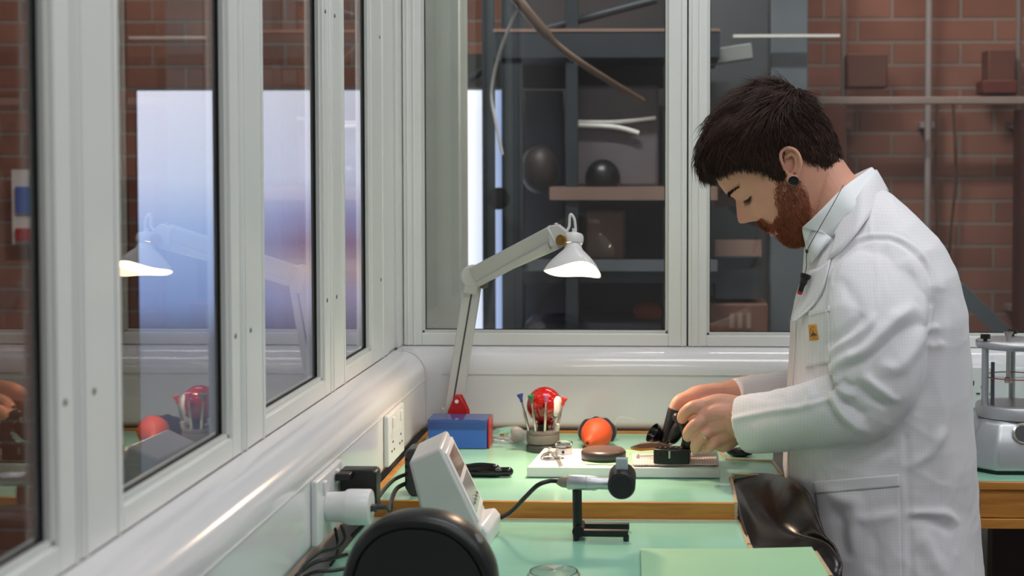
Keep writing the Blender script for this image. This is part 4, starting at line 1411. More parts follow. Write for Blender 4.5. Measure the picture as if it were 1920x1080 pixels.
# ---- wall socket on the back trunking, right of the man
t = thing('back_wall_socket', 'white wall socket on the back trunking right of the man', 'socket', P(1830, 730, Y=YT))
p0, p1 = P(1775, 764, Y=YT), P(1852, 687, Y=YT)
bm = NB(); box2(bm, (p0.x, YT - .009, p0.z), (p1.x, YT, p1.z)); finish(bm, 'socket_plate', 'white', t, bevel=.002)
bm = NB()
for x, y, w_, h_ in ((1824, 718, .005, .008), (1817, 737, .004, .003), (1834, 738, .007, .003), (1800, 718, .005, .008)):
    box(bm, P(x, y, Y=YT - .009), (w_, .002, h_))
finish(bm, 'pin_hole', 'dgrey', t, smooth=False)
screw_head(t, P(1842, 726, Y=YT - .009), (0, -1, 0))

# ---- silver machine on the right
MY = D(1870, 892).y
t = thing('silver_tester', 'silver cast machine with clear chamber between posts on the right bench', 'machine', (P(1920, 890, Y=MY).x, MY, DZ))
cx, cy = P(1926, 700, Y=MY).x, MY + .085
s = (MY + .085) / F


def octo(z, r, cut, ry=None):
    ry = ry or r
    return [Vector((cx + a * r, cy + b_ * ry, z)) for a, b_ in ((-1, -1 + cut), (-1 + cut, -1), (1 - cut, -1), (1, -1 + cut), (1, 1 - cut), (1 - cut, 1), (-1 + cut, 1), (-1, 1 - cut))]


zq = lambda y: P(1900, y, Y=MY + .02).z
bm = NB(); loft(bm, [octo(DZ + .006, .083, .42), octo(zq(830), .081, .42), octo(zq(800), .066, .42), octo(zq(792), .058, .45)]); finish(bm, 'machine_base', 'silver', t, bevel=.005, seg=3, angle=35)
bm = NB(); loft(bm, [octo(DZ + .001, .078, .42), octo(DZ + .006, .078, .42)]); finish(bm, 'base_foot', 'black', t)
bm = NB(); lathe(bm, [(0, zq(793)), (.060, zq(793)), (.064, zq(790)), (.064, zq(772)), (.062, zq(768)), (0, zq(768))], (cx, cy, 0), seg=60); finish(bm, 'lower_ring', 'silver', t, angle=50)
bm = NB(); lathe(bm, [(0, zq(660)), (.062, zq(660)), (.064, zq(658)), (.064, zq(648)), (.062, zq(646)), (0, zq(646))], (cx, cy, 0), seg=60); finish(bm, 'top_plate', 'silver', t, angle=50)
for a in (200, 320, 80):
    a = math.radians(a)
    px_, py_ = cx + .057 * math.cos(a), cy + .057 * math.sin(a)
    bm = NB(); lathe(bm, [(0, zq(770)), (.0058, zq(770)), (.0058, zq(655)), (0, zq(655))], (px_, py_, 0), seg=20); k_ = finish(bm, 'post', 'silver', t)
    bm = NB(); lathe(bm, [(0, zq(646)), (.0035, zq(646)), (.0035, zq(641)), (.0082, zq(641)), (.0082, zq(633)), (0, zq(633))], (px_, py_, 0), seg=20); finish(bm, 'knob', 'black', k_)
bm = NB(); lathe(bm, [(.050, zq(769)), (.050, zq(661)), (.0475, zq(661)), (.0475, zq(769))], (cx, cy, 0), seg=60, cap=False); finish(bm, 'clear_chamber', 'clear', t)
bm = NB(); lathe(bm, [(0, zq(725)), (.006, zq(725)), (.006, zq(716)), (.0035, zq(714)), (.0035, zq(645)), (.004, zq(640)), (.0075, zq(629)), (.0075, zq(627)), (0, zq(627))], (cx - .015, cy - .02, 0), seg=24); finish(bm, 'plunger', 'steel', t)
bm = NB(); lathe(bm, [(0, zq(768)), (.003, zq(768)), (.003, zq(686)), (0, zq(686))], (cx - .04, cy - .02, 0), seg=14); finish(bm, 'guide_rod', 'greysteel', t)
bm = NB(); lathe(bm, [(.0505, zq(716.5)), (.0509, zq(716)), (.0509, zq(715)), (.0505, zq(714.5))], (cx, cy, 0), seg=60, cap=False); finish(bm, 'red_level_line', 'red', t)
bm = NB(); gz = (zq(800) + zq(830)) / 2
gd = Vector((0, -1, .35)).normalized()
lathe(bm, [(0, 0), (.018, 0), (.018, .003), (.015, .004), (.0145, .0025), (0, .0025)], (cx - .003, cy - .0745, gz + .003), gd, 32); finish(bm, 'gauge_rim', 'steel', t)
bm = NB(); lathe(bm, [(0, .0028), (.014, .0028), (.014, .0032), (0, .0032)], (cx - .003, cy - .0745, gz + .003), gd, 32); finish(bm, 'gauge_dial', 'dgrey', t)

# ============================================================ THE MAN
MYD = 2.30
mk = MYD / F
C0 = (1455.0, 300.0)
VD = np.array([-.74, .67])
UD = np.array([-.67, -.74])


def HL(v, u, wm):
    """head coordinates (px forward, px up the head, metres toward the camera) -> place"""
    p = P(C0[0] + v * VD[0] + u * UD[0], C0[1] + v * VD[1] + u * UD[1], Y=MYD)
    return Vector((p.x, MYD - wm, p.z))


def interp(tab, x):
    a = np.array(tab)
    a = a[np.argsort(a[:, 0])]
    return float(np.interp(x, a[:, 0], a[:, 1]))


VF = [(-152, 52), (-148, 64), (-140, 79), (-128, 89), (-115, 92), (-105, 92), (-99, 98), (-95, 97), (-92, 96), (-87, 103), (-80, 102), (-68, 103), (-58, 104), (-45, 104), (-20, 103), (-4, 102), (8, 109), (18, 112), (34, 111), (50, 109), (70, 102), (90, 88), (105, 68), (116, 42), (122, 15), (125, 0)]
VBK = [(-152, 40), (-148, 22), (-135, -22), (-112, -58), (-95, -76), (-75, -90), (-50, -101), (-20, -109), (10, -112), (40, -112), (70, -104), (95, -84), (110, -58), (118, -35), (123, -12), (125, -2)]
WD = [(-152, 6), (-148, 18), (-140, 30), (-125, 44), (-105, 55), (-85, 62), (-60, 68), (-30, 74), (0, 79), (30, 83), (55, 82), (75, 76), (95, 62), (110, 44), (119, 25), (125, 2)]
NOSE = [(12, 0), (2, 1.5), (-8, 7), (-20, 16), (-30, 23), (-38, 27), (-43, 27), (-48, 21), (-53, 11), (-58, 3), (-62, 0)]


def gs(x, s):
    return math.exp(-(x / s) ** 2)


def head_pt(u, th, off=0.0):
    """th 0 = face front, pi/2 = side toward the camera, pi = back"""
    f, bk, wd = interp(VF, u), interp(VBK, u), interp(WD, u)
    mid = bk + (f - bk) * .52
    c, s = math.cos(th), math.sin(th)
    n = 2.25
    ce = math.copysign(abs(c) ** (2 / n), c)
    se = math.copysign(abs(s) ** (2 / n), s)
    v = mid + (f - mid) * ce if c > 0 else mid + (mid - bk) * ce
    wpx = wd * se
    if c > 0:
        wpx *= 1 - .10 * c * c
        aw = abs(wpx)
        k = max(0.0, c) ** .5
        sg = 7 + 8 * min(1, max(0, (5 - u) / 45))
        v += interp(NOSE, u) * gs(wpx, sg)
        v += 7 * gs(aw - 15, 6) * gs(u + 46, 8)                       # nostril wing
        v += 3 * gs(aw - 28, 20) * gs(u - 15, 9) * k                     # brow
        v += -11 * gs(aw - 33, 15) * gs(u + 9, 13) * k                  # eye socket
        v += 8 * gs(aw - 33, 12) * gs(u + 10, 9) * k                    # closed lid
        v += -2.5 * gs(u + 18, 3.5) * gs(aw - 33, 13)                   # crease below the lid
        v += -3.5 * gs(u + 93.5, 2.2) * gs(aw, 22) * k                   # mouth line
        v += 4 * gs(aw - 45, 16) * gs(u + 35, 18) * k                    # cheek bone
        v += 4 * gs(aw - 32, 20) * gs(u + 62, 15) * k                    # cheek
        v += -3 * gs(aw - 24, 6) * gs(u + 60, 16)
    if off:
        r = math.hypot((v - mid) , wpx) + 1e-6
        v += off * (v - mid) / r
        wpx += off * wpx / r
    return v, wpx


def head_place(u, th, off=0.0):
    v, wpx = head_pt(u, th, off)
    extra = 0
    if off and u > 85:
        extra = off * (u - 85) / 40
    return HL(v, u + extra, wpx * mk)


man = thing('person', 'bearded man with dark hair in a white lab coat bending over the workbench', 'person', (P(1640, 900, Y=MYD).x, MYD, 0))

skinbm = NB()
us = list(np.linspace(-152, 125, 110))
loft(skinbm, [[head_place(u, 2 * PI * j / 110) for j in range(110)] for u in us])
# neck
nr = []
NK = [((1500, 300), (1500, 318), 60, .052), ((1537, 372), None, 68, .058), ((1560, 405), None, 76, .062), ((1585, 450), None, 82, .075), ((1600, 500), None, 92, .10)]
NKL = [((1512, 448), (1562, 262), .050), ((1519, 452), (1578, 296), .054), ((1523, 462), (1596, 322), .057), ((1526, 478), (1620, 345), .062), ((1530, 510), (1650, 380), .075), ((1535, 560), (1700, 430), .13), ((1530, 700), (1770, 640), .15), ((1530, 900), (1790, 900), .14), ((1560, 1100), (1790, 1100), .14)]


def ring_fb(Fp, Bp, hw, n=36, ex=2.2, Y0=MYD, tilt=0.0):
    a, b_ = P(*Fp, Y=Y0), P(*Bp, Y=Y0)
    mid = (a + b_) / 2
    hv = (a - b_) / 2
    out = []
    for j in range(n):
        t_ = 2 * PI * j / n
        c, s = math.cos(t_), math.sin(t_)
        ce = math.copysign(abs(c) ** (2 / ex), c)
        se = math.copysign(abs(s) ** (2 / ex), s)
        out.append(mid + hv * ce + Vector((0, -hw * se, 0)))
    return out


loft(skinbm, [ring_fb(a, b_, h) for a, b_, h in NKL])


def chain(bm, pts, rad, seg=16, k=5, flat=1.0):
    sp_ = smoothpath([P(x, y, Y=Y) for x, y, Y in pts], k)
    rr = []
    for i in range(len(rad) - 1):
        for j in range(k):
            rr.append(rad[i] * (1 - j / k) + rad[i + 1] * j / k)
    rr.append(rad[-1])
    tube(bm, sp_, rr, seg, True, flat)


# near (left) hand ------------------------------------------------ Y grows away from the camera
HY = 2.262
# forearm and wrist
chain(skinbm, [(1560, 775, 2.12), (1470, 785, 2.18), (1410, 786, 2.235), (1385, 784, 2.25), (1362, 780, 2.262)], [.036, .034, .031, .030, .030], 20)
# back of the hand: fan of metacarpals
chain(skinbm, [(1390, 766, 2.258), (1350, 757, 2.256), (1318, 762, 2.256)], [.019, .0165, .0125])
chain(skinbm, [(1388, 780, 2.250), (1350, 774, 2.246), (1320, 782, 2.246)], [.020, .018, .0125])
chain(skinbm, [(1386, 793, 2.250), (1355, 792, 2.247), (1330, 803, 2.247)], [.020, .018, .0125])
chain(skinbm, [(1384, 803, 2.256), (1362, 812, 2.254), (1345, 823, 2.252)], [.017, .016, .012])
chain(skinbm, [(1388, 785, 2.275), (1350, 785, 2.278), (1330, 795, 2.282)], [.022, .020, .016])
# fingers
chain(skinbm, [(1324, 760, 2.256), (1300, 764, 2.252), (1284, 775, 2.262), (1279, 785, 2.284)], [.0118, .0112, .0100, .0088])
chain(skinbm, [(1324, 783, 2.245), (1306, 795, 2.240), (1292, 810, 2.250), (1290, 819, 2.272)], [.0118, .0108, .0100, .0086])
chain(skinbm, [(1334, 802, 2.246), (1316, 818, 2.240), (1306, 832, 2.248), (1304, 842, 2.270)], [.0115, .0105, .0098, .0084])
chain(skinbm, [(1347, 822, 2.252), (1336, 832, 2.244), (1330, 838, 2.252), (1322, 842, 2.272)], [.0106, .0096, .0088, .0076])
# thumb on the far side of the handpiece
chain(skinbm, [(1376, 770, 2.278), (1340, 768, 2.300), (1312, 776, 2.318), (1292, 788, 2.322), (1284, 796, 2.318)], [.017, .0145, .0118, .0108, .0088])
# little pad under the palm
chain(skinbm, [(1378, 815, 2.268), (1360, 832, 2.27), (1348, 835, 2.272)], [.016, .013, .010])

# far (right) hand
chain(skinbm, [(1480, 730, 2.47), (1400, 738, 2.42), (1362, 744, 2.40), (1336, 746, 2.39)], [.034, .031, .0255, .025], 20)
chain(skinbm, [(1350, 740, 2.39), (1312, 740, 2.378), (1290, 746, 2.37)], [.019, .0165, .0125])
chain(skinbm, [(1350, 742, 2.405), (1315, 744, 2.40), (1292, 752, 2.395)], [.019, .017, .0125])
chain(skinbm, [(1350, 745, 2.42), (1318, 752, 2.418), (1298, 763, 2.415)], [.018, .016, .012])
chain(skinbm, [(1350, 750, 2.43), (1325, 762, 2.43), (1308, 775, 2.43)], [.016, .014, .011])
chain(skinbm, [(1290, 746, 2.37), (1272, 754, 2.362), (1262, 776, 2.358), (1256, 800, 2.352), (1250, 816, 2.348)], [.0120, .0112, .0098, .0090, .0078])
chain(skinbm, [(1292, 752, 2.395), (1276, 765, 2.392), (1267, 786, 2.385), (1264, 804, 2.375)], [.0118, .0105, .0096, .0082])
chain(skinbm, [(1298, 763, 2.415), (1284, 778, 2.412), (1278, 796, 2.402), (1277, 810, 2.392)], [.0112, .010, .0092, .008])
chain(skinbm, [(1308, 775, 2.43), (1296, 790, 2.428), (1292, 804, 2.42), (1292, 812, 2.412)], [.010, .009, .0084, .0072])
chain(skinbm, [(1345, 755, 2.375), (1312, 766, 2.352), (1288, 782, 2.335), (1272, 806, 2.332), (1263, 820, 2.336)], [.017, .0145, .0115, .0100, .0082])

# ear
EY = MYD - .0655


def earp(x, y, d):
    return P(x, y, Y=EY - d)


eb = NB()
EAR = [(1478, 330), (1466, 312), (1461, 296), (1465, 282), (1477, 276), (1491, 279), (1501, 291), (1504, 307), (1500, 324), (1494, 338), (1488, 348), (1479, 346), (1474, 336)]
eo = [earp(x, y, .010 if x > 1470 else .004) for x, y in EAR]
ce_ = earp(1484, 312, .0005)
loft(eb, [[p + Vector((0, .010, 0)) for p in eo], eo, [p.lerp(ce_, .25) + Vector((0, .0, 0)) for p in eo], [p.lerp(ce_, .45) + Vector((0, .006, 0)) for p in eo], [p.lerp(ce_, .8) + Vector((0, .006, 0)) for p in eo]])
me = bpy.data.meshes.new('e')
bmesh.ops.recalc_face_normals(eb, faces=eb.faces)
eb.to_mesh(me)
eb.free()
skinbm.from_mesh(me)
tube(skinbm, smoothpath([earp(1471, 316, .002), earp(1465, 302, .007), earp(1464, 287, .0095), earp(1474, 278, .011), earp(1488, 280, .012), earp(1498, 291, .0125), earp(1501, 307, .012), earp(1497, 322, .010), earp(1492, 334, .009), earp(1487, 343, .009)]), .0031, 12, True)
tube(skinbm, smoothpath([earp(1476, 296, .004), earp(1484, 289, .007), earp(1491, 296, .008), earp(1492, 309, .008), earp(1488, 321, .008), earp(1480, 328, .006)]), .0024, 10, True)
tube(skinbm, [earp(1487, 338, .004), earp(1487, 338, .009)], .0075, 18, True)

bodyme = remeshed(skinbm, .0017, 3)
body = mesh_obj('body', bodyme, 'skin', man)


# face details ---------------------------------------------------
def face_on(u, wpx, off=0.0):
    """point on the face surface at head height u and sideways wpx"""
    best = None
    for i in range(240):
        th = math.copysign(PI / 2 * i / 240, wpx)
        v, w_ = head_pt(u, th)
        if best is None or abs(w_ - wpx) < best[0]:
            best = (abs(w_ - wpx), th, v, w_)
    return HL(best[2] + off, u, best[3] * mk)


for sgn in (1, -1):
    bm = NB()
    tube(bm, [face_on(-16 - 1.5 * math.sin(PI * q), sgn * (20 + 28 * q), 1.5) for q in np.linspace(0, 1, 12)], [.0004] + [.0008] * 10 + [.0004], 8)
    for q in np.linspace(.05, .98, 22):
        a = face_on(-16.5 - 1.5 * math.sin(PI * q), sgn * (20 + 28 * q), 1.5)
        tube(bm, [a, a + (HL(7, -7 - 3, sgn * 2 * mk) - HL(0, 0, 0)) * .8], [.0004, .0001], 4)
    finish(bm, 'eyelashes', 'hair', man)
    bm = NB()
    for q in np.linspace(0, 1, 90):
        for kk in range(2):
            uu = 10 + 5 * math.sin(PI * q * .8 + .2) + random.uniform(-2.4, 2.4) * (1.1 - q * .6)
            a = face_on(uu, sgn * (13 + 40 * q), 0.3)
            d_ = (HL(random.uniform(1, 3), -4 + 3 * q, sgn * 7 * mk) - HL(0, 0, 0))
            tube(bm, [a, a + d_ * .6 + Vector((0, 0, 0)), a + d_ * 1.1], [.0005, .0004, .0001], 3)
    finish(bm, 'eyebrow', 'hair', man)
bm = NB()
for uu, rr, oo in ((-89.5, .0034, 1.0), (-97.5, .0040, 1.5)):
    tube(bm, [face_on(uu + (1.6 if uu > -93 else 1.4) * (q * q) * (-1 if uu > -93 else 1), 20 * q, oo) for q in np.linspace(-1, 1, 17)], [.0005] + [rr * .75] * 2 + [rr] * 11 + [rr * .75] * 2 + [.0005], 12)
finish(bm, 'lips', 'lip', man)

bm = NB()
pe = earp(1488, 340, .0185)
lathe(bm, [(0, -.006), (.0070, -.006), (.0084, -.0045), (.0084, .001), (.0075, .002), (.0062, .0015), (.0058, .0002), (0, .0002)], pe, (-.05, -1, .05), 30)
finish(bm, 'ear_plug', 'black', man)


# strands --------------------------------------------------------
def strands(name, roots, material, parent, seg=5, r0=.00055, sides=3):
    """roots: (origin, direction, length, bend vector)"""
    n = len(roots)
    V = np.zeros((n, seg + 1, sides, 3))
    for i, (o_, d, ln, bd) in enumerate(roots):
        d = d.normalized()
        p = o_.copy()
        st = ln / seg
        ux = d.orthogonal().normalized()
        vx = d.cross(ux)
        for k in range(seg + 1):
            rr = r0 * (1 - (k / seg) ** 2 * .85)
            for q in range(sides):
                a = 2 * PI * q / sides
                V[i, k, q] = p + ux * (math.cos(a) * rr) + vx * (math.sin(a) * rr)
            d = (d + bd * (1.0 / seg)).normalized()
            p = p + d * st
    idx = np.arange(n * (seg + 1) * sides).reshape(n, seg + 1, sides)
    a = idx[:, :-1, :]
    b_ = np.roll(a, -1, axis=2)
    c_ = idx[:, 1:, :]
    d_ = np.roll(c_, -1, axis=2)
    faces = np.stack([a, b_, d_, c_], -1).reshape(-1, 4)
    me = bpy.data.meshes.new(name)
    me.from_pydata(V.reshape(-1, 3).tolist(), [], faces.tolist())
    return mesh_obj(name, me, material, parent)


HL_LINE = [(-135, -122), (-112, -120), (-95, -112), (-81, -104), (-60, -76), (-45, -50), (-35, -34), (-28, 5), (-12, 10), (0, -12), (8, -28), (22, -28), (30, -16), (37, 10), (50, 26), (65, 42), (80, 62), (92, 70), (125, 66)]


def hairline(v):
    return interp(HL_LINE, v)


def clump(a, b_, s=1.0):
    return (math.sin(a * 9.1 * s + 3 * math.sin(b_ * 5.3 * s)) + math.sin(b_ * 11.7 * s + 2.5 * math.sin(a * 6.1 * s))) * .5


# hair mass under the strands
def hair_thick(u, v, th):
    h = hairline(v)
    d = u - h
    if d < -2:
        return -3.0
    k = min(1.0, (d + 2) / 22)
    top = min(1, max(0, (u - 20) / 70))
    front = min(1, max(0, (v - 20) / 70))
    return k * (7 + 10 * top + 9 * front * top) * (1 + .30 * clump(th * 1.4, u / 22.0) + .12 * clump(th * 3.4, u / 9.0))


bm = NB()
NU, NT = 90, 120
HUS = list(np.linspace(-118, 125, NU))
loft(bm, [[head_place(u, 2 * PI * j / NT, hair_thick(u, head_pt(u, 2 * PI * j / NT)[0], 2 * PI * j / NT)) for j in range(NT)] for u in HUS])
hb = remeshed(bm, .0022, 1)
hair = mesh_obj('hair', hb, 'hairbase', man)

roots = []
CR = Vector((0, 0, 0))
headc = HL(0, 10, 0)
while len(roots) < 15000:
    u = random.uniform(-116, 125)
    th = random.uniform(0, 2 * PI)
    wgt = interp(WD, u) / 84
    if random.random() > wgt + .12:
        continue
    v, wpx = head_pt(u, th)
    h = hairline(v)
    if u < h - 1 + random.uniform(-3, 2):
        continue
    o_ = head_place(u, th, 1 + max(0, hair_thick(u, v, th)) * .8)
    nrm = (o_ - HL(v * .35, u * .4 + 5, 0)).normalized()
    cl = clump(th * 2.2, u / 15.0, 1.2)
    cl2 = clump(u / 19.0 + 3, th * 2.7, 1.4)
    dv = HL(1, 0, 0) - HL(0, 0, 0)
    du = HL(0, 1, 0) - HL(0, 0, 0)
    dw = Vector((0, -1, 0)) * math.copysign(1, wpx)
    dv.normalize()
    du.normalize()
    topk = min(1, max(0, (u - 45) / 45))
    backk = min(1, max(0, (-v - 10) / 70))
    # top sweeps forward, sides sweep down and forward, back sweeps down
    fl = dv * (1.0 * topk + .45 * (1 - topk) * (1 - backk) - .25 * backk * (1 - topk)) + du * (-.9 * (1 - topk)) + dw * (.25 * topk)
    lock = math.sin(wpx * .16 + 2.2 * math.sin(v * .06) + u * .05) 
    fl = fl + dv * .5 * cl + dw * .5 * cl2 + du * (.35 * cl2 + .35 * lock * topk) + dw * .55 * lock * topk
    fl = fl - nrm * fl.dot(nrm)
    d = fl.normalized() * 1.0 + nrm * (.24 + .36 * topk + .35 * cl + .35 * lock * topk) + Vector((random.gauss(0, .12), random.gauss(0, .12), random.gauss(0, .12)))
    dist = u - h
    ln = (.011 + .014 * min(1, max(0, dist / 60)) + .019 * topk) * random.uniform(.7, 1.25)
    if v > 60 and u > 60:
        ln *= 1.1
        d = d + dv * .3 - du * .35
    roots.append((o_, d, ln, -nrm * .75 + fl * .3))
strands('hair_strands', roots, 'hair', hair, r0=.00062)

# beard
FR = [(-22, 30), (-47, 54), (-64, 60), (-72, 66), (-79, 84), (-84, 200), (-160, 200)]
BKL = [(-22, 2), (-60, 0), (-81, 4), (-110, 22), (-131, 38), (-152, 48)]
roots = []
tries = 0
while len(roots) < 9500 and tries < 200000:
    tries += 1
    u = random.uniform(-152, -20)
    th = random.uniform(-PI * .62, PI * .62)
    v, wpx = head_pt(u, th)
    aw = abs(wpx)
    inb = v < interp(FR, u) + random.uniform(-4, 4) and v > interp(BKL, u) + random.uniform(-5, 3)
    must = -83 < u < -59 and aw < 36 - (u + 60) * -.2 and v > 50
    if must and aw < 7 and random.random() < .4:
        must = False
    lipz = -104 < u < -84 and aw < 26
    if (not inb and not must) or lipz:
        continue
    if must and u < -82:
        continue
    if not must and random.random() > .45 + min(.55, max(0, (-u - 20) / 50)):
        continue
    o_ = head_place(u, th, .5)
    nrm = (o_ - HL(v * .5, u * .9, 0)).normalized()
    dv = (HL(1, 0, 0) - HL(0, 0, 0)).normalized()
    du = (HL(0, 1, 0) - HL(0, 0, 0)).normalized()
    dw = Vector((0, -1, 0)) * math.copysign(1, wpx)
    cl = clump(th * 5, u / 9.0)
    if must:
        d = -du * .75 + dw * .5 + nrm * .35
        ln = .0085
    else:
        d = -du * .9 + dv * (.15 + .35 * cl) + nrm * (.40 + .15 * cl)
        ln = .0035 + .0055 * min(1, max(0, (-u - 35) / 60))
    d = d.normalized() + Vector((random.gauss(0, .2), random.gauss(0, .2), random.gauss(0, .2)))
    roots.append((o_, d, ln * random.uniform(.7, 1.3), -nrm * .4 + Vector((0, 0, -.1))))
strands('beard', roots, 'beard', man, seg=4, r0=.00042)

# finger cots on the far hand, ring on the near one
bm = NB()
chain(bm, [(1264, 770, 2.360), (1258, 792, 2.354), (1252, 812, 2.349), (1249, 822, 2.346)], [.0112, .0108, .0098, .0086])
finish(bm, 'finger_cot', 'blackrubber', man, angle=180)
bm = NB()
chain(bm, [(1290, 780, 2.337), (1274, 803, 2.332), (1262, 822, 2.336)], [.0125, .0116, .0096])
finish(bm, 'finger_cot', 'blackrubber', man, angle=180)
bm = NB()
rp = P(1320, 815, Y=2.241)
ra = (P(1306, 830, Y=2.246) - P(1332, 802, Y=2.244)).normalized()
lathe(bm, [(.0110, -.0018), (.0117, -.0018), (.0120, 0), (.0117, .0018), (.0110, .0018)], rp, ra, 40, cap=False)
finish(bm, 'wedding_ring', 'gold', man)

# ------------------------------------------------------------ lab coat
cb = NB()
TORSO = [
    ((1516, 470), (1634, 332), .072, 2.2), ((1511, 484), (1652, 350), .092, 2.2), ((1509, 500), (1682, 374), .130, 2.3), ((1507, 520), (1712, 402), .165, 2.4),
    ((1501, 545), (1750, 442), .188, 2.5), ((1493, 572), (1782, 500), .200, 2.6), ((1486, 612), (1800, 575), .203, 2.6), ((1482, 680), (1808, 670), .200, 2.6),
    ((1477, 760), (1812, 770), .196, 2.6), ((1472, 830), (1818, 850), .194, 2.6), ((1470, 880), (1826, 930), .194, 2.3), ((1480, 950), (1831, 1000), .198, 2.2),
    ((1492, 1010), (1836, 1060), .202, 2.2), ((1506, 1120), (1840, 1160), .208, 2.3), ((1520, 1400), (1850, 1400), .225, 2.6), ((1520, 1560), (1852, 1560), .228, 2.6)]


def torso_rings(shrink=0.0):
    out = []
    for a, b_, h, ex in TORSO:
        out.append(ring_fb((a[0] + shrink, a[1]), (b_[0] - shrink, b_[1]), h - shrink * mk, 64, ex))
    return out


tr = torso_rings()
inn = ring_fb((1545, 1500), (1830, 1500), .20, 64, 2.6)
top = ring_fb((1528, 474), (1624, 345), .056, 64, 2.2)
top2 = ring_fb((1534, 500), (1630, 380), .056, 64, 2.2)
loft(cb, [top2, top] + tr + [inn])


def arm(bm, pts, k=6, seg=28, hollow=True):
    cs = smoothpath([P(x, y, Y=Y) for x, y, Y, r, f in pts], k)
    rr, ff = [], []
    for i in range(len(pts) - 1):
        for j in range(k):
            q_ = j / k
            q_ = q_ * q_ * (3 - 2 * q_)
            rr.append(pts[i][3] * (1 - q_) + pts[i + 1][3] * q_)
            ff.append(pts[i][4] * (1 - q_) + pts[i + 1][4] * q_)
    rr.append(pts[-1][3])
    ff.append(pts[-1][4])
    rings = []
    n = len(cs)
    for i, c_ in enumerate(cs):
        t_ = (cs[min(n - 1, i + 1)] - cs[max(0, i - 1)]).normalized()
        v_ = t_.cross(Vector((0, 1, 0))).normalized()
        w_ = v_.cross(t_)
        rings.append([c_ + v_ * math.cos(a) * rr[i] + w_ * math.sin(a) * rr[i] * ff[i] for a in [2 * PI * j / seg for j in range(seg)]])
    # hollow cuff
    last, t_ = rings[-1], (cs[-1] - cs[-2]).normalized()
    c_ = cs[-1]
    if hollow:
        rings.append([c_ + (p - c_) * .86 - t_ * .0 for p in last])
        rings.append([c_ + (p - c_) * .84 - t_ * .03 for p in last])
    loft(bm, rings)


kk = .00079
arm(cb, [(1640, 500, 2.185, 62 * kk, .7), (1644, 530, 2.150, 92 * kk, .66), (1647, 590, 2.115, 97 * kk, .62), (1646, 650, 2.10, 94 * kk, .62), (1642, 705, 2.095, 92 * kk, .62),
         (1618, 752, 2.10, 78 * kk, .66), (1560, 770, 2.12, 68 * kk, .7), (1500, 782, 2.16, 62 * kk, .75), (1440, 792, 2.205, 61 * kk, .75), (1394, 796, 2.235, 58 * kk, .72)])
arm(cb, [(1650, 500, 2.42, 60 * kk, .7), (1640, 560, 2.46, 80 * kk, .7), (1630, 650, 2.49, 80 * kk, .7), (1590, 720, 2.49, 60 * kk, .8), (1500, 728, 2.46, 46 * kk, .9), (1430, 738, 2.43, 44 * kk, .9), (1376, 742, 2.40, 38 * kk, .95)], hollow=False)
coatme = remeshed(cb, .0032, 5)

# cloth folds, pressed into the real surface -----------------------
co = arr(coatme)
no = normals(coatme)
px = project_np(co)
Ypos = co[:, 1].copy()
arm_mask = None
disp = np.zeros(len(co))


def seg_dist(p, poly):
    best = np.full(len(p), 1e9)
    tt = np.zeros(len(p))
    tot = sum(np.hypot(*(np.array(poly[i + 1]) - np.array(poly[i]))) for i in range(len(poly) - 1))
    acc = 0
    for i in range(len(poly) - 1):
        a, b_ = np.array(poly[i], float), np.array(poly[i + 1], float)
        d = b_ - a
        L_ = np.hypot(*d)
        t_ = np.clip(((p - a) @ d) / (L_ * L_), 0, 1)
        q = a + t_[:, None] * d
        dd = np.hypot(*(p - q).T)
        m_ = dd < best
        best[m_] = dd[m_]
        tt[m_] = (acc + t_[m_] * L_) / tot
        acc += L_
    return best, tt


def sp2(poly, k=5):
    return [(v.x, v.y) for v in smoothpath([Vector((x, y, 0)) for x, y in poly], k)]


def fold(poly, width, amp, taper=True, ymax=9, ymin=0):
    d, t_ = seg_dist(px, sp2(poly))
    k = np.exp(-(d / width) ** 2) * amp
    if taper:
        k = k * np.clip(np.minimum(t_, 1 - t_) * 5, 0, 1) ** .7
    face = np.clip(-no[:, 1] * 2.0, 0, 1)
    m_ = (Ypos < ymax) & (Ypos > ymin)
    global disp
    disp += k * face * m_


NEAR = 2.29
# sleeve folds
fold([(1560, 712), (1566, 690), (1590, 672), (1620, 658), (1650, 628), (1682, 596), (1720, 572)], 13, .0095, ymax=NEAR)
fold([(1572, 700), (1600, 688), (1640, 668), (1690, 625), (1730, 600)], 11, -.0075, ymax=NEAR)
fold([(1556, 670), (1575, 648), (1605, 630), (1632, 606), (1640, 585)], 9, .006, ymax=NEAR)
fold([(1545, 650), (1575, 632), (1600, 612), (1620, 590)], 9, -.005, ymax=NEAR)
fold([(1563, 705), (1575, 722), (1596, 738), (1606, 736)], 9, .009, ymax=NEAR)
fold([(1577, 712), (1592, 724), (1604, 728)], 6, -.006, ymax=NEAR)
fold([(1563, 728), (1568, 752), (1588, 780), (1615, 802), (1628, 800)], 10, .010, ymax=NEAR)
fold([(1560, 740), (1557, 760), (1575, 790), (1600, 806)], 8, -.006, ymax=NEAR)
fold([(1580, 745), (1600, 765), (1625, 782)], 9, -.006, ymax=NEAR)
fold([(1610, 700), (1640, 722), (1672, 745), (1680, 740)], 10, .007, ymax=NEAR)
fold([(1600, 715), (1632, 742), (1665, 762)], 9, -.006, ymax=NEAR)
fold([(1640, 680), (1680, 690), (1712, 660), (1738, 615)], 14, .006, ymax=NEAR)
fold([(1575, 520), (1600, 560), (1615, 600)], 12, -.003, ymax=NEAR)
fold([(1700, 480), (1728, 540), (1735, 610)], 12, .004, ymax=NEAR)
fold([(1560, 700), (1562, 735)], 4, -.007, ymax=NEAR)
fold([(1390, 822), (1450, 806), (1520, 790), (1562, 748)], 26, .0035, ymax=NEAR)
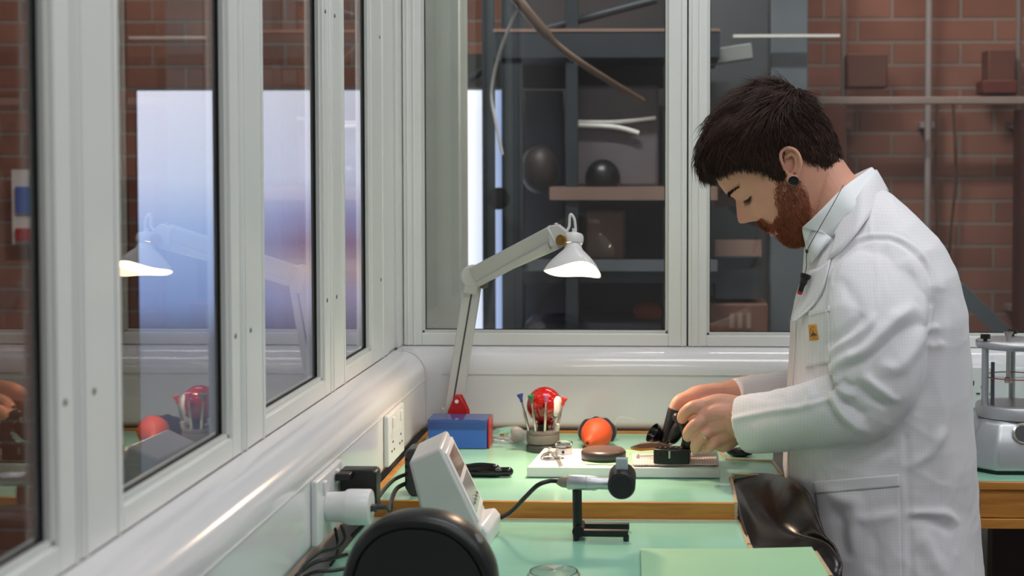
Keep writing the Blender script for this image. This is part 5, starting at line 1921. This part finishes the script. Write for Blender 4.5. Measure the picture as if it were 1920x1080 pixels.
fold([(1378, 785), (1440, 772), (1500, 764), (1560, 748)], 5, .0035, taper=False, ymax=NEAR)
fold([(1410, 740), (1450, 742), (1480, 735)], 12, -.0025, ymax=NEAR)
fold([(1470, 728), (1478, 750), (1476, 775)], 9, .0025, ymax=NEAR)
fold([(1515, 706), (1520, 740), (1510, 765)], 9, .003, ymax=NEAR)
# shoulder seam
fold([(1556, 520), (1562, 492), (1580, 466), (1606, 448), (1640, 441), (1676, 444), (1712, 462), (1738, 490), (1750, 524), (1752, 570), (1744, 620)], 3.2, .0028, taper=False, ymax=2.34)
fold([(1562, 528), (1568, 500), (1586, 474), (1610, 456), (1640, 449), (1674, 452), (1706, 470), (1730, 496), (1742, 526), (1744, 570)], 4.0, -.0028, taper=False, ymax=2.34)
fold([(1644, 450), (1645, 520), (1646, 590)], 2.4, .0012, ymax=NEAR)
fold([(1632, 392), (1633, 415), (1632, 440)], 2.0, .0014, ymax=NEAR)
# body: side seam, back folds, pocket shadow folds
fold([(1762, 540), (1750, 640), (1738, 720), (1720, 780)], 14, -.006)
fold([(1745, 608), (1750, 618), (1762, 610)], 7, .003)
fold([(1742, 640), (1752, 650), (1768, 640)], 7, .003)
fold([(1780, 560), (1770, 680), (1760, 800), (1764, 900)], 18, .004)
fold([(1800, 640), (1795, 760), (1800, 900), (1808, 1040)], 16, -.003)
fold([(1688, 815), (1689, 890), (1693, 970), (1696, 1080)], 2.2, .0012, taper=False)
fold([(1700, 820), (1703, 900), (1706, 980), (1708, 1080)], 5, -.002, taper=False)
fold([(1692, 965), (1730, 962), (1775, 964), (1800, 985)], 8, .005)
fold([(1700, 975), (1740, 976), (1790, 1000)], 9, -.005)
fold([(1700, 865), (1712, 870), (1740, 850), (1770, 800)], 10, .004)
fold([(1560, 850), (1600, 846), (1680, 836)], 14, -.005)
fold([(1545, 915), (1575, 935), (1606, 942), (1600, 975), (1597, 1040)], 13, .006)
fold([(1560, 950), (1575, 985), (1585, 1050)], 14, -.006)
fold([(1600, 970), (1640, 972), (1688, 960)], 8, .005)
fold([(1640, 990), (1645, 1040), (1640, 1080)], 16, -.004)
fold([(1480, 870), (1500, 890), (1520, 900)], 14, .004)
fold([(1526, 640), (1522, 700), (1530, 740)], 8, -.004)
fold([(1500, 620), (1498, 680), (1490, 740)], 5, .002)
fold([(1720, 1000), (1760, 1060), (1770, 1090)], 16, .004)

rng = np.random.RandomState(3)
# soft wandering wrinkles everywhere
fx = co * np.array([1, 1, 1])
wr = np.zeros(len(co))
for i in range(9):
    kdir = rng.normal(size=3)
    kdir /= np.linalg.norm(kdir)
    fr_ = rng.uniform(18, 55)
    ph = rng.uniform(0, 6)
    wob = np.sin(co @ rng.normal(size=3) * 16 + ph) * 1.3
    wr += (1 - np.abs(np.sin(co @ kdir * fr_ + wob + ph))) ** 3 * rng.uniform(.3, 1)
disp += (wr - wr.mean()) * .0010
co = co + no * disp[:, None]
setarr(coatme, co)
coat_o = mesh_obj('lab_coat', coatme, 'coat', man)
sm = coat_o.modifiers.new('soft', 'SMOOTH')
sm.iterations = 1
sm.factor = .4

# surface lookup so that pockets, collar and badge lie on the cloth
from mathutils.bvhtree import BVHTree
bvh = BVHTree.FromPolygons([tuple(v) for v in co], [tuple(p.vertices) for p in coatme.polygons])


def on_coat(x, y, lift=.0015, ymin=2.0, clampY=None):
    o_ = P(x, y, Y=1.6)
    d = (P(x, y, Y=2.0) - o_).normalized()
    h, n_, i, ds = bvh.ray_cast(o_, d)
    if h is None:
        return None
    return h - d * lift


def patch(name, poly, material, lift=.002, thick=.0012, nx=14, ny=14):
    """quad patch (4 picture corners) laid on the cloth"""
    A_, B2, C2, D2 = [np.array(p, float) for p in poly]
    bm = NB()
    g = []
    for i in range(ny + 1):
        row = []
        for j in range(nx + 1):
            u, v = j / nx, i / ny
            q = (A_ * (1 - u) + B2 * u) * (1 - v) + (D2 * (1 - u) + C2 * u) * v
            p = on_coat(q[0], q[1], lift)
            if p is None:
                p = row[-1] if row else g[-1][j]
                p = p + Vector((.0002, 0, 0))
            row.append(p)
        g.append(row)
    loft(bm, g, closed=False, cap=False)
    return finish(bm, name, material, man, solid=thick, angle=180)


patch('breast_pocket', [(1516, 588), (1553, 580), (1556, 680), (1510, 690)], 'coat', .0025)
patch('pocket_hem', [(1516, 583), (1555, 573), (1555, 583), (1516, 593)], 'coat', .004, .0015)
patch('hip_pocket', [(1525, 906), (1686, 892), (1692, 1110), (1556, 1130)], 'coat', .0022, .0012, 30, 30)
patch('pocket_hem', [(1524, 903), (1686, 889), (1687, 912), (1528, 926)], 'coat', .0035, .0014, 30, 6)
bd = patch('safety_badge', [(1516, 609), (1530, 608), (1534, 637), (1518, 639)], 'badge', .0055, .0008, 6, 8)


def badge_pt(u, v, lift=.0065):
    A_, B2, C2, D2 = [np.array(p, float) for p in [(1516, 609), (1530, 608), (1534, 637), (1518, 639)]]
    q = (A_ * (1 - u) + B2 * u) * (1 - v) + (D2 * (1 - u) + C2 * u) * v
    return on_coat(q[0], q[1], lift) or P(q[0], q[1], Y=2.2)


bm = NB()
loopT = [badge_pt(.12, .74), badge_pt(.15, .45), badge_pt(.32, .2), badge_pt(.52, .1), badge_pt(.72, .2), badge_pt(.86, .45), badge_pt(.9, .74), badge_pt(.12, .74)]
tube(bm, loopT, .00035, 5)
for q in (((.2, .70), (.5, .70), (.33, .46)), ((.42, .70), (.82, .70), (.52, .26)),):
    pts = [badge_pt(*a) for a in q]
    f = [bm.verts.new(p) for p in pts]
    bm.faces.new(f)
tube(bm, [badge_pt(.2, .25), badge_pt(.85, .72)], .0003, 5)
tube(bm, [badge_pt(.36, .86), badge_pt(.52, .86)], .0005, 5)
tube(bm, [badge_pt(.6, .86), badge_pt(.68, .86)], .0005, 5)
link(finish(bm, 'hazard_symbol', 'black', None, smooth=False), bd)
bd_children = [c for c in bpy.data.objects if c.name.startswith('hazard_symbol')]


# collars: near side rows, front to back; w None lays the point on the cloth
def cpt(x, y, w_, lift=.005):
    if w_ is None:
        p = on_coat(x, y, lift)
        if p is not None and p.y < MYD:
            return p
        w_ = .09
    return P(x, y, Y=MYD - w_)


def collar(name, rows, material, thick=.0022):
    bm = NB()
    g = []
    for r in rows:
        near_ = [cpt(*q_) for q_ in r]
        farp = [Vector((p.x, 2 * MYD - p.y, p.z)) for p in near_[::-1][1:]]
        g.append(smoothpath(near_ + farp, 6))
    cc = [smoothpath(list(c_), 3) for c_ in zip(*g)]
    loft(bm, [list(r) for r in zip(*cc)], closed=False, cap=False)
    return finish(bm, name, material, man, solid=thick, angle=60)


collar('shirt_collar', [[(1514, 472, .050), (1550, 430, .060), (1590, 392, .055), (1624, 362, 0)],
                        [(1505, 434, .040), (1540, 398, .062), (1585, 354, .058), (1632, 319, 0)],
                        [(1511, 427, .050), (1547, 396, .071), (1590, 353, .065), (1638, 318, 0)],
                        [(1558, 444, None), (1586, 418, None), (1617, 385, None), (1655, 344, 0)]], 'shirt')
collar('coat_collar', [[(1562, 470, .080), (1592, 430, .078), (1618, 395, .066), (1640, 352, 0)],
                       [(1562, 441, .088), (1590, 398, .080), (1614, 360, .066), (1642, 321, 0)],
                       [(1566, 446, .096), (1596, 402, .090), (1622, 364, .074), (1647, 325, 0)],
                       [(1552, 488, None, .008), (1582, 464, None, .008), (1622, 416, None, .008), (1665, 357, 0)]], 'coat')
# shirt front
bm = NB()
loft(bm, [ring_fb((1506, 436), (1620, 350), .048, 40), ring_fb((1509, 470), (1622, 380), .066, 40), ring_fb((1507, 510), (1640, 420), .09, 40), ring_fb((1503, 560), (1660, 520), .10, 40)], cap=False)
finish(bm, 'shirt', 'shirt', man, angle=180, solid=.0015)
bm = NB()
q = [Vector((P(1504, 434, Y=MYD).x, MYD - .036, P(1504, 434, Y=MYD).z)), P(1521, 495, Y=MYD - .072), P(1532, 478, Y=MYD - .084), P(1560, 446, Y=MYD - .086), P(1538, 431, Y=MYD - .07)]
f = bm.faces.new([bm.verts.new(p) for p in q])
bmesh.ops.subdivide_edges(bm, edges=bm.edges, cuts=2, use_grid_fill=True)
finish(bm, 'collar_point', 'shirt', man, solid=.002)
# lapel
bm = NB()
LPL = [[(1557, 486, None, .007), (1543, 498, None, .007), (1530, 504, .088), (1517, 508, .068)],
       [(1551, 512, None, .007), (1537, 526, None, .007), (1520, 538, .090), (1508, 542, .070)],
       [(1542, 545, None, .007), (1526, 558, None, .006), (1511, 568, .092), (1497, 570, .074)],
       [(1524, 574, None, .006), (1511, 582, None, .006), (1499, 589, .090), (1487, 590, .074)],
       [(1494, 600, .092), (1491, 602, .090), (1488, 603, .086), (1485, 604, .076)]]
strip_sheet(bm, [[cpt(*q_) for q_ in r] for r in LPL], 3)
finish(bm, 'lapel', 'coat', man, solid=.002, angle=180)
# placket edge down the front
bm = NB()
pts = []
for x, y in [(1487, 600), (1484, 650), (1481, 700), (1478, 760), (1474, 820), (1472, 870), (1478, 920)]:
    p = P(x + 6, y, Y=MYD - .055)
    pts.append(p)
tube(bm, smoothpath(pts), .0013, 8)
finish(bm, 'placket_seam', 'coat', man)

# pen clipped at the lapel
t = thing('lapel_microphone', 'small black clip-on device with red tip at the man\'s lapel', 'device', P(1503, 533, Y=2.215))
ax3 = (P(1511, 514, Y=2.215) - P(1499, 551, Y=2.215)).normalized()
o3 = P(1499, 551, Y=2.215)
bm = NB(); lathe(bm, [(0, .004), (.0042, .004), (.0045, .014), (.0060, .018), (.0062, .024), (.0085, .027), (.0085, .0325), (0, .0335)], o3, ax3, 24); finish(bm, 'device_body', 'black', t)
bm = NB(); lathe(bm, [(0, -.001), (.003, -.001), (.0042, .001), (.0042, .0045), (0, .0045)], o3, ax3, 20); finish(bm, 'red_tip', 'red', t)
for z_ in (.0195, .0225):
    bm = NB(); lathe(bm, [(.0060, z_), (.0066, z_ + .0004), (.0060, z_ + .0008)], o3, ax3, 24, cap=False); finish(bm, 'silver_band', 'steel', t)
bm = NB(); tube(bm, smoothpath([P(1581, 347, Y=2.225), P(1562, 383, Y=2.205), P(1535, 430, Y=2.20), P(1514, 470, Y=2.20), P(1512, 500, Y=2.205), P(1508, 520, Y=2.21)]), .0006, 6)
ball(bm, P(1513, 471, Y=2.20), .0025, (1, 1, 1.4))
tag(finish(bm, 'neck_cord', 'black'), 'thin black neck cord crossing the man\'s white collar', 'cord')

# trousers and shoes below the coat
bm = NB()
for dy in (-.10, .10):
    x_ = P(1670, 900, Y=MYD).x
    tube(bm, smoothpath([(x_, MYD + dy, .80), (x_ - .01, MYD + dy, .45), (x_, MYD + dy, .07)]), [.085] * 5 + [.065] * 5 + [.055] * 3, 24)
finish(bm, 'trousers', 'trousers', man)
for dy in (-.10, .10):
    bm = NB()
    x_ = P(1670, 900, Y=MYD).x
    loft(bm, [[Vector((x_ + .07 - a * .29, MYD + dy + w_ * math.cos(q), .002 + max(0, hh * (1 + math.sin(q)) * .5))) for q in [2 * PI * j / 20 for j in range(20)]] for a, w_, hh in ((0, .02, .05), (.05, .036, .075), (.3, .04, .085), (.55, .046, .065), (.8, .048, .05), (.95, .036, .04), (1, .012, .025))])
    finish(bm, 'shoe', 'black', man)
